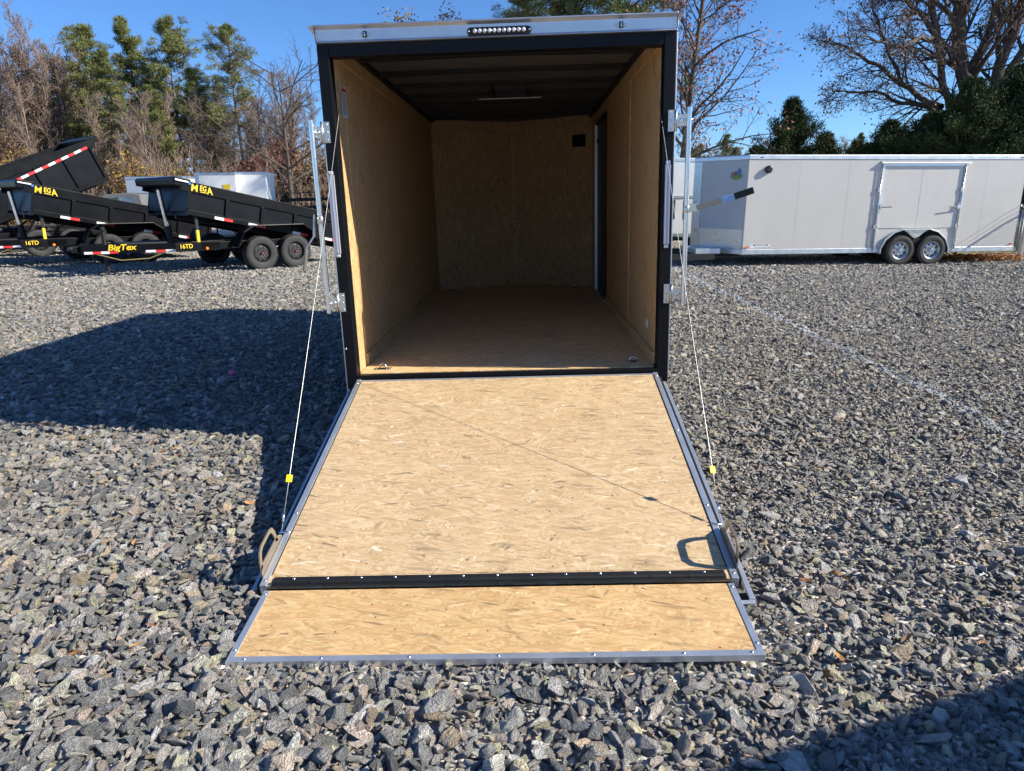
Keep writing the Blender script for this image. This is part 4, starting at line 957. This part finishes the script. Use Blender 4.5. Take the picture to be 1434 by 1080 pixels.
class TM:
    """fast collector for tapered limbs and leaf faces"""
    def __init__(s, seed): s.w = MB(); s.l = MB(); s.r = random.Random(seed); s.tips = []
    def rv(s):
        while True:
            v = Vector((s.r.uniform(-1, 1), s.r.uniform(-1, 1), s.r.uniform(-1, 1)))
            if .1 < v.length < 1: return v.normalized()
    def limb(s, p, d, L, r0, r1, seg, wob, lift, n):
        pts = [p.copy()]; d = d.normalized()
        for i in range(seg):
            d = (d+s.rv()*wob+Vector((0, 0, lift))).normalized(); pts.append(pts[-1]+d*(L/seg))
        rs = [r0+(r1-r0)*i/seg for i in range(seg+1)]
        s.w.tube(pts, rs, n, False); return pts, rs
    def grow(s, pts, rs, level, spec):
        if level >= len(spec): s.tips.append(pts[-1]); return
        cnt, frac, ang, lo, lift, n, rmin = spec[level]
        total = sum((pts[i+1]-pts[i]).length for i in range(len(pts)-1))
        for k in range(cnt):
            t = lo+(1-lo)*((k+s.r.random())/cnt); i = min(int(t*(len(pts)-1)), len(pts)-2); f = t*(len(pts)-1)-i
            p = pts[i].lerp(pts[i+1], f); r = rs[i]+(rs[i+1]-rs[i])*f; tan = (pts[i+1]-pts[i]).normalized()
            side = s.rv(); side = (side-tan*side.dot(tan)).normalized()
            a = R_(ang)*s.r.uniform(.7, 1.3); d = tan*math.cos(a)+side*math.sin(a)
            L = total*frac*(1.15-.6*t)*s.r.uniform(.7, 1.25)
            q, rr = s.limb(p, d, L, max(r*.6, rmin), rmin*.7, 4 if level < 2 else 3, .22, lift, n)
            s.grow(q, rr, level+1, spec)
    def leaves(s, c, n, R, size, flat=1.):
        for _ in range(n):
            p = c+Vector((s.r.gauss(0, R), s.r.gauss(0, R), s.r.gauss(0, R*flat)))
            a = s.rv()*size*s.r.uniform(.6, 1.3); b_ = a.cross(s.rv()).normalized()*size*.4
            s.l.add([p, p+a*.5+b_, p+a, p+a*.5-b_], [(0, 1, 2, 3)])
    def needles(s, c, n, R, size, wd=.17, rnd=0.):
        for _ in range(n):
            o = s.rv(); o.z = o.z*.6+.15; p = c+o*R*s.r.random()**.5*.8
            a = (o*(1-rnd)+s.rv()*rnd*1.4+Vector((0, 0, .25))).normalized()*size*s.r.uniform(.6, 1.2); b_ = a.cross(s.rv()).normalized()*size*wd
            s.l.add([p-b_, p+b_, p+a], [(0, 1, 2)])
def fast_obj(mb, name, m, parent):
    me = bpy.data.meshes.new(name); me.from_pydata(mb.v, [], mb.f); me.materials.append(m)
    me.polygons.foreach_set('use_smooth', [name == 'trunk']*len(me.polygons))
    o = bpy.data.objects.new(name, me); COL.objects.link(o); o.parent = parent; return o

def pine(seed, H, crown_from=.4, dens=1., wide=.19, leaf=NEED, sparse=0.):
    s = TM(seed); root = bpy.data.objects.new('pine_tree', None); COL.objects.link(root)
    pts, rs = s.limb(Vector((0, 0, -.3)), Vector((s.r.uniform(-.03, .03), s.r.uniform(-.03, .03), 1)), H, H*.0125, .035, 12, .025, .02, 8)
    nb = int(46*dens)
    for k in range(nb):
        t = crown_from+(1-crown_from)*((k+s.r.random())/nb)**.9; i = min(int(t*12), 11); p = pts[i].lerp(pts[i+1], t*12-i)
        u = (t-crown_from)/(1-crown_from); prof = (math.sin(math.pi*min(1, .22+u*.78))**.8+.12)*(.55 if u > .93 else 1)
        L = H*wide*prof*s.r.uniform(.55, 1.25); a = s.r.uniform(0, 6.28); el = R_(-8+50*u)*s.r.uniform(.6, 1.2)
        d = Vector((math.cos(a)*math.cos(el), math.sin(a)*math.cos(el), math.sin(el)))
        q, rr = s.limb(p, d, L, .06*(1-u)+.03, .018, 5, .16, .07, 4)
        for j in range(3+int(4*L/1.8)):
            f = s.r.uniform(.2, 1); i2 = min(int(f*5), 4); c = q[i2].lerp(q[i2+1], f*5-i2)+s.rv()*L*.16; c.z += .1
            if s.r.random() < sparse: continue
            s.w.tube([q[i2], c], [.016, .01], 3, False)
            s.needles(c, 62, .46*s.r.uniform(.6, 1.3), .30, .085, .35)
        s.needles(q[-1], 60, .42, .30, .085, .3)
    s.needles(pts[-1], 90, .5, .34, .09)
    for k in range(7):                                     # dead snags on the lower trunk
        t = s.r.uniform(.15, crown_from); i = int(t*12); s.limb(pts[i], Vector((s.r.uniform(-1, 1), s.r.uniform(-1, 1), .1)), s.r.uniform(.5, 1.6), .03, .01, 3, .2, 0, 3)
    fast_obj(s.w, 'trunk', BARK_P, root); fast_obj(s.l, 'crown', leaf, root); return root
def bare(seed, H, name='bare_tree', b=None, spec=None, leaf=None, nleaf=0, lean=0., forks=1, r0=None, up_=.03):
    s = TM(seed); root = bpy.data.objects.new(name, None); COL.objects.link(root)
    spec = spec or [(16, .34, 38, .3, .05, 4, .03), (7, .42, 42, .2, .04, 3, .016), (5, .5, 40, .2, .02, 3, .011)]
    r0 = r0 or H*.011
    for f in range(forks):
        d = Vector((lean+s.r.uniform(-.12, .12)*(forks > 1), s.r.uniform(-.05, .05), 1))
        pts, rs = s.limb(Vector((s.r.uniform(-.1, .1)*forks, 0, -.3)), d, H*s.r.uniform(.85, 1.), r0, .03, 12, .05, up_, 7)
        s.grow(pts, rs, 0, spec)
    if nleaf:
        for c in s.tips: 
            if s.r.random() < .8: s.leaves(c, nleaf, .28, .11)
    fast_obj(s.w, 'trunk', b or BARK_G, root)
    if nleaf: fast_obj(s.l, 'crown', leaf, root)
    return root
def cedar(seed, H, W, leaf, name='cedar_tree', n=300, base=.04):
    s = TM(seed); root = bpy.data.objects.new(name, None); COL.objects.link(root)
    pts, rs = s.limb(Vector((0, 0, -.2)), Vector((0, 0, 1)), H*.97, H*.02, .02, 10, .03, .0, 6)
    for k in range(n):
        t = base+(1-base)*(k/n); i = min(int(t*10), 9); p = pts[i].lerp(pts[i+1], t*10-i)
        L = W*.5*(1-t)**.9*(1.2 if t > .12 else .9)*s.r.uniform(.35, 1.4)+.10; a = s.r.uniform(0, 6.28)
        d = Vector((math.cos(a), math.sin(a), .35+.5*t))
        q, rr = s.limb(p, d, L, .03, .008, 4, .15, .09, 3)
        m = 3+int(L*3.2)
        for j in range(m):
            f = s.r.uniform(.25, 1.05); i2 = min(int(f*4), 3); c = q[i2].lerp(q[i2+1], min(1, f*4-i2))
            s.needles(c, 44, .30+.07*L, .13, .16, .75)
    fast_obj(s.w, 'trunk', BARK_D, root); fast_obj(s.l, 'crown', leaf, root); return root
def put(root, x, y, rot=0., sc=1., label='', cat='tree', group=None, sz=None):
    root.location = (x, y, gzf(x, y)-.05); root.rotation_euler = (0, 0, rot); root.scale = (sc, sc, sz or sc); tag(root, label, cat, group)
def z_top(px, py, y): return sight(px, py, y).z
used = {}
def inst(proto):
    if proto.name in used: return copy_tree(proto)
    used[proto.name] = 1; return proto

# named pines of the left wood: (px of trunk, top py, distance y)
G_P = 'tall pines at the edge of the wood'
pv = [pine(11, 18., .26, 1.7, .18, sparse=.08), pine(12, 18., .30, 1.5, .15, sparse=.12), pine(13, 18., .33, 1.55, .205, sparse=.12), pine(14, 18., .50, .95, .165, sparse=.2)]
row = [(148, 30, 68, 0, 'large full pine rising left of the others in the wood'), (175, 68, 64, 1, 'shorter dense pine in front of the large left one'),
       (218, 23, 71, 1, 'tall narrow pine in the middle of the group of pines'), (268, 28, 69, 2, 'tall broad pine at the right of the pine group'),
       (300, 95, 66, 0, 'lower bushy pine at the foot of the broad right one'), (347, 36, 66, 3, 'slender pine with a bare trunk standing apart on the right'),
       (120, 95, 72, 2, 'dark pine half hidden left of the large full one'), (235, 120, 62, 1, 'low pine with drooping boughs before the pine group')]
for px, py, y, k, lab in row:
    p = sight(px, 290, y); H = z_top(px, py, y)-gzf(p.x, p.y); o = inst(pv[k]); sc = H/18.; put(o, p.x, p.y, random.uniform(0, 6), sc, lab, 'pine tree', G_P)
# pines above the open trailer
for px, py, y, k, lab in ((800, -150, 33, 2, 'pine with two trunks showing above the open trailer'), (868, -190, 31, 0, 'pine above the right half of the open trailer'), (735, -20, 36, 1, 'pine bough leaning in above the roof cap')):
    p = sight(px, 290, y); H = z_top(px, py, y)-gzf(p.x, p.y); o = inst(pv[k]); put(o, p.x, p.y, random.uniform(0, 6), H/18., lab, 'pine tree', 'pines behind the open trailer')
gold = bare(21, 9, 'young_tree', BARK_O, [(22, .13, 26, .5, .1, 4, .02), (6, .5, 30, .2, .06, 3, .012), (4, .5, 30, .2, .04, 3, .008)], leaf=GOLD, nleaf=5)
for px, py, y, lab in ((592, 13, 34, 'golden young treetop showing above the roof cap, left one'), (630, 12, 35, 'golden young treetop showing above the roof cap, right one')):
    p = sight(px, 290, y); H = z_top(px, py, y)-gzf(p.x, p.y); o = inst(gold); put(o, p.x, p.y, random.uniform(0, 6), H/9., lab, 'pine tree')

# bare trees of the wood
G_B = 'bare trees of the wood'
tall = [(24, .26, 30, .25, .09, 4, .03), (8, .44, 36, .15, .05, 3, .018), (7, .5, 36, .15, .03, 3, .013)]
bv = [bare(31, 15, b=BARK_G, spec=tall, leaf=TWIGL, nleaf=1), bare(32, 15, b=BARK_G, spec=tall), bare(33, 15, b=BARK_O, spec=tall, leaf=TWIGL, nleaf=2), bare(34, 15, b=BARK_G, spec=tall, forks=2)]
k = 0
spots = []
for px, py, y in ((-30, 25, 66), (8, 22, 68), (38, 60, 63), (58, 52, 70), (78, 90, 65), (95, 85, 72), (20, 75, 60), (110, 120, 66), (130, 130, 60), (60, 120, 58), (196, 150, 60), (212, 128, 58), (240, 165, 60), (185, 190, 57), (325, 150, 64), (362, 140, 68), (380, 160, 64), (258, 140, 63), (290, 170, 60)):
    spots.append((px, py, y))
for i in range(11): spots.append((random.uniform(-40, 128), random.uniform(28, 105), random.uniform(60, 74)))
for i in range(52): spots.append((random.uniform(-140, 470), random.uniform(95, 165), random.uniform(64, 92)))
words = ['pale', 'grey', 'twiggy', 'leaning', 'forked', 'slim', 'brown-tipped', 'dense']
far = 0
for px, py, y in spots:
    p = sight(px, 290, y); H = z_top(px, py, y)-gzf(p.x, p.y); o = inst(bv[k % 4])
    put(o, p.x, p.y, random.uniform(0, 6), H/15., 'leafless grey-brown tree in the wood behind the dump trailers', 'tree', G_B); k += 1
for i in range(46):                       # the same wood goes on to the right, lower and farther
    px = random.uniform(440, 1700); y = random.uniform(88, 125)
    p = sight(px, 290, y); H = random.uniform(7.0, 9.6); o = inst(bv[k % 4])
    put(o, p.x, p.y, random.uniform(0, 6), H/15., 'leafless tree in the far tree line beyond the yard', 'tree', 'bare trees of the far tree line'); k += 1
for i in range(22):
    px = random.uniform(940, 1330) if i < 16 else random.uniform(1330, 1700); y = random.uniform(76, 118); p = sight(px, 290, y); H = random.uniform(7.2, 9.8)*(y/95); o = inst(pv[i % 3])
    put(o, p.x, p.y, random.uniform(0, 6), H/18.*1., 'dark pine in the far tree line beyond the pale trailer', 'pine tree', 'pines of the far tree line')
# spreading bare oak behind the left jamb
ok = bare(41, 12.5, 'oak_tree', BARK_D, [(14, .62, 52, .22, .05, 5, .05), (8, .5, 45, .2, .05, 3, .025), (6, .5, 42, .15, .03, 3, .014)], r0=.26)
p = sight(412, 290, 52); put(ok, p.x, p.y, 1.1, (z_top(412, 95, 52)-gzf(p.x, p.y))/12.5, 'spreading bare dark oak close to the left jamb of the open trailer', 'oak tree')

# undergrowth and shrubs of the wood
def undergrowth(name, n, mat, seed, hmax, size, xr, yr, label, thr=-.2, zf=1.3):
    r = np.random.default_rng(seed)
    px = r.uniform(*xr, n); d = r.uniform(*yr, n); x = px*d; y = d
    cl = np.sin(x*.45+seed)+np.sin(y*.6+x*.21)+np.sin(x*1.3+seed*2)*.7
    hm = hmax*(.62+.18*cl)*(.75+.25*np.sin(x*.17+seed)); z = r.random(n)**zf*hm
    k = (cl > thr) & (z > 0); x, y, z = x[k], y[k], z[k]; n = len(x)
    P = np.stack([x, y, gz(x, y)+z], 1)
    a = r.normal(size=(n, 3)); a /= np.linalg.norm(a, axis=1)[:, None]; b_ = r.normal(size=(n, 3)); b_ = np.cross(a, b_); b_ /= np.linalg.norm(b_, axis=1)[:, None]
    s = (size*r.uniform(.5, 1.4, n))[:, None]
    V = np.stack([P-b_*s*.35, P+b_*s*.35, P+a*s], 1).reshape(-1, 3)
    me = bpy.data.meshes.new(name); me.vertices.add(3*n); me.vertices.foreach_set('co', V.astype('f').ravel())
    me.loops.add(3*n); me.loops.foreach_set('vertex_index', np.arange(3*n, dtype='i')); me.polygons.add(n); me.polygons.foreach_set('loop_start', np.arange(0, 3*n, 3, dtype='i'))
    me.update(calc_edges=True); me.validate(); me.materials.append(mat)
    o = bpy.data.objects.new(name, me); COL.objects.link(o); o['kind'] = 'stuff'; o['label'] = label
undergrowth('undergrowth', 330000, BROWN, 3, 8.5, .2, (-1.05, -.20), (57, 80), 'brown leafy undergrowth and saplings filling the foot of the wood')
undergrowth('undergrowth', 40000, MAROON, 5, 6.5, .24, (-.50, -.20), (56, 66), 'dark reddish brush by the bare oak', .1)
undergrowth('undergrowth', 40000, GOLD, 8, 6.2, .2, (-.95, -.24), (54, 60), 'yellow-brown brush along the edge of the wood', 1.)
undergrowth('undergrowth', 50000, CED, 9, 6.0, .24, (-1.05, -.20), (62, 84), 'dark evergreen brush deep in the wood', .5, .9)
undergrowth('undergrowth', 60000, BROWN, 12, 6.5, .26, (-.2, 1.3), (85, 115), 'brown brush at the foot of the far tree line')
undergrowth('undergrowth', 30000, CED, 14, 6.0, .26, (.2, 1.3), (60, 90), 'dark green brush behind the pale trailer', .1)
def brush():
    s = TM(77)
    for i in range(420):
        px = s.r.uniform(-1.0, -.22); y = s.r.uniform(54, 62); x = px*y; p = Vector((x, y, gzf(x, y)))
        q, rr = s.limb(p, Vector((s.r.uniform(-.4, .4), s.r.uniform(-.3, .3), 1)), s.r.uniform(2., 5.5), .022, .010, 5, .16, .05, 3)
        s.grow(q, rr, 0, [(6, .35, 38, .2, .04, 3, .014), (3, .5, 40, .2, .02, 3, .01)])
    o = fast_obj(s.w, 'brush', BARK_G, None); o['kind'] = 'stuff'; o['label'] = 'tangle of pale leafless saplings along the edge of the wood'
brush()

# red-leaved sweetgum by the right jamb
def gum():
    for px0, lean, seed, H, lab in ((948, .10, 61, 15, 'slender tree with sparse red leaves behind the right jamb, the darker trunk'), (940, .16, 62, 12, 'thin leaning sapling with sparse red leaves beside the darker trunk')):
        s = TM(seed); root = bpy.data.objects.new('sweetgum_tree', None); COL.objects.link(root)
        a = sight(px0-4, 260, 27); p = Vector((0, 0, -.3))
        pts, rs = s.limb(p, Vector((lean, 0, 1)), H, .12 if seed == 61 else .07, .03, 14, .025, .0, 7)
        s.grow(pts, rs, 0, [(34, .20, 45, .2, -.0, 4, .02), (6, .5, 42, .2, -.02, 3, .010), (5, .5, 42, .2, -.02, 3, .008)])
        for c in s.tips:
            if s.r.random() < .9: s.leaves(c, 3, .17, .10)
        fast_obj(s.w, 'trunk', BARK_D, root); fast_obj(s.l, 'crown', REDL, root); put(root, a.x, a.y, 0, 1, lab, 'tree')
gum()
# big bare oak at the right
def big_oak():
    D = 31.; s = TM(91); root = bpy.data.objects.new('big_oak_tree', None); COL.objects.link(root)
    base = sight(1368, 300, D); base.z = gzf(base.x, base.y); root.location = base
    tag(root, 'huge bare oak with a few rusty leaves whose limbs spread above the pale trailer', 'oak tree')
    def P(px, py, dy=0): return sight(px, py, D+dy)-base
    limbs = [([P(1385, 300), P(1372, 230), P(1358, 150), P(1345, 80), P(1342, 20), P(1350, -60), P(1345, -160)], .36, .18),
             ([P(1372, 230), P(1330, 160), P(1318, 100), P(1312, 40), P(1304, 0), P(1298, -60), P(1310, -130)], .17, .09),
             ([P(1318, 150, -1), P(1290, 138), P(1262, 118), P(1238, 98), P(1205, 78), P(1175, 62, 1), P(1150, 58, 1.5)], .14, .025),
             ([P(1345, 95), P(1318, 58), P(1290, 52, -1), P(1265, 68, -2), P(1240, 60, -2.5), P(1205, 50, -3)], .13, .025),
             ([P(1335, 175), P(1300, 150), P(1262, 145, 1), P(1225, 128, 2), P(1190, 130, 2.5), P(1165, 128, 3)], .12, .02),
             ([P(1372, 210), P(1400, 90), P(1425, 30), P(1450, -60)], .26, .14),
             ([P(1350, 110), P(1385, 45), P(1402, -10), P(1420, -90)], .16, .08),
             ([P(1312, 60), P(1290, 20), P(1262, -10), P(1235, -50)], .12, .04),
             ([P(1380, 140), P(1440, 60), P(1500, 20), P(1560, -10)], .2, .08),
             ([P(1345, 70), P(1330, 20), P(1280, -20), P(1220, -35), P(1180, -30)], .12, .03),
             ([P(1262, 118), P(1240, 60, 1), P(1222, 15, 1), P(1215, -30, 1)], .07, .02)]
    for pts, r0, r1 in limbs:
        pp = []
        for i in range(len(pts)-1):
            for j in range(3): pp.append(pts[i].lerp(pts[i+1], j/3)+s.rv()*.07*(j > 0))
        pp.append(pts[-1]); n = len(pp); rs = [r0+(r1-r0)*i/(n-1) for i in range(n)]
        s.w.tube(pp, rs, 8, False)
        s.grow(pp, [r*.72 for r in rs], 0, [(16, .30, 48, .2, .03, 4, .018), (8, .5, 46, .15, .01, 3, .009), (7, .5, 44, .1, -.0, 3, .0055)])
    for c in s.tips:
        if s.r.random() < .3: s.leaves(c, 2, .12, .10)
    fast_obj(s.w, 'trunk', BARK_O, root); fast_obj(s.l, 'crown', BROWN, root)
big_oak()
# cedars behind the pale trailer
for i, (px, py, y, W, mt, lab) in enumerate([(1103, 128, 30, 4.2, CED, 'pointed dark cedar standing alone behind the nose of the pale trailer'),
        (1150, 178, 30.5, 3.2, CEDB, 'low bronze cedar right of the pointed dark one'), (1062, 195, 29, 2.2, CED, 'small dark cedar left of the pointed one'),
        (1238, 160, 30, 4.5, CED, 'rounded dark cedar under the long limb of the oak'), (1290, 150, 28, 4.8, CED, 'dense dark cedar beside the trunk of the oak'),
        (1345, 100, 26.5, 5.2, CED, 'tall dark cedar in front of the oak trunk'), (1402, 78, 27.5, 6.4, CED, 'tallest dark cedar at the right edge of the photo'),
        (1445, 95, 26, 5.2, CED, 'dark cedar half outside the right edge of the photo'), (1420, 185, 26, 3.4, CEDB, 'low yellowish cedar bush right above the pale trailer roof'), (1195, 190, 36, 3.4, CEDB, 'low bronze cedar between the pointed one and the oak'), (1500, 100, 30, 5, CED, 'dark cedar beyond the fence outside the picture')]):
    p = sight(px, 290, y); g = gzf(p.x, p.y); H = z_top(px, py, y)-g
    o = cedar(100+i, H, W, mt, n=int(200*min(1.25, H/5.5)) if W > 4 else 130); put(o, p.x, p.y, random.uniform(0, 6), 1, lab, 'cedar tree')
# grass beyond the fence and the floor of the wood
def sheet(name, poly, dz, m):
    bm = bmesh.new(); vs = [bm.verts.new((x, y, gzf(x, y)+dz)) for x, y in poly]; bm.faces.new(vs)
    me = bpy.data.meshes.new(name); bm.to_mesh(me); bm.free(); me.materials.append(m); o = bpy.data.objects.new(name, me); COL.objects.link(o); o['kind'] = 'structure'; return o
GRS = plain('mown_grass', (.16, .15, .055), .9, 0, .45, 3., .02, 30)
mbx = MB()
def grid_sheet(name, x0, x1, y0, y1, n, m, dz, inside):
    xs = np.linspace(x0, x1, n); ys = np.linspace(y0, y1, n); mb = MB()
    for i in range(n-1):
        for j in range(n-1):
            if inside((xs[i]+xs[i+1])/2, (ys[j]+ys[j+1])/2): mb.add([(x, y, gzf(x, y)+dz) for x, y in ((xs[i], ys[j]), (xs[i+1], ys[j]), (xs[i+1], ys[j+1]), (xs[i], ys[j+1]))], [(0, 1, 2, 3)])
    o = fast_obj(mb, name, m, None); o['kind'] = 'structure'; return o
grid_sheet('grass_verge', 8, 60, 19, 80, 60, GRS, .02, lambda x, y: y > 20.5 or x > 14)
grid_sheet('woodland_floor', -140, 8, 53, 130, 60, plain('leaf_mould', (.15, .10, .06), .9, 0, .4, 2., .03, 10), .03, lambda x, y: True)
W1 = 'first second third fourth fifth sixth seventh eighth ninth tenth eleventh twelfth thirteenth fourteenth fifteenth sixteenth seventeenth eighteenth nineteenth'.split()
W10 = ['', '', 'twent', 'thirt', 'fort', 'fift', 'sixt', 'sevent', 'eight', 'ninet']
def ordinal(i):
    if i < 20: return W1[i-1]
    return W10[i//10]+('ieth' if i % 10 == 0 else 'y-'+W1[i % 10-1])
for grp, cuts, kinds in (('bare trees of the wood', (65, 73), 'leafless tree of the wood, {o} from the left in its {r} row'),
        ('bare trees of the far tree line', (100, 112), 'leafless tree of the low far tree line, {o} from the left in its {r} row'),
        ('pines of the far tree line', (90, 105), 'dark pine of the low far tree line, {o} from the left in its {r} row')):
    os_ = sorted([o for o in bpy.data.objects if o.get('group') == grp], key=lambda o: o.location.x/o.location.y)
    cnt = {}
    for o in os_:
        r = 'front' if o.location.y < cuts[0] else 'middle' if o.location.y < cuts[1] else 'back'
        cnt[r] = cnt.get(r, 0)+1; o['label'] = kinds.format(o=ordinal(cnt[r]), r=r)
print('objects', len(bpy.data.objects))
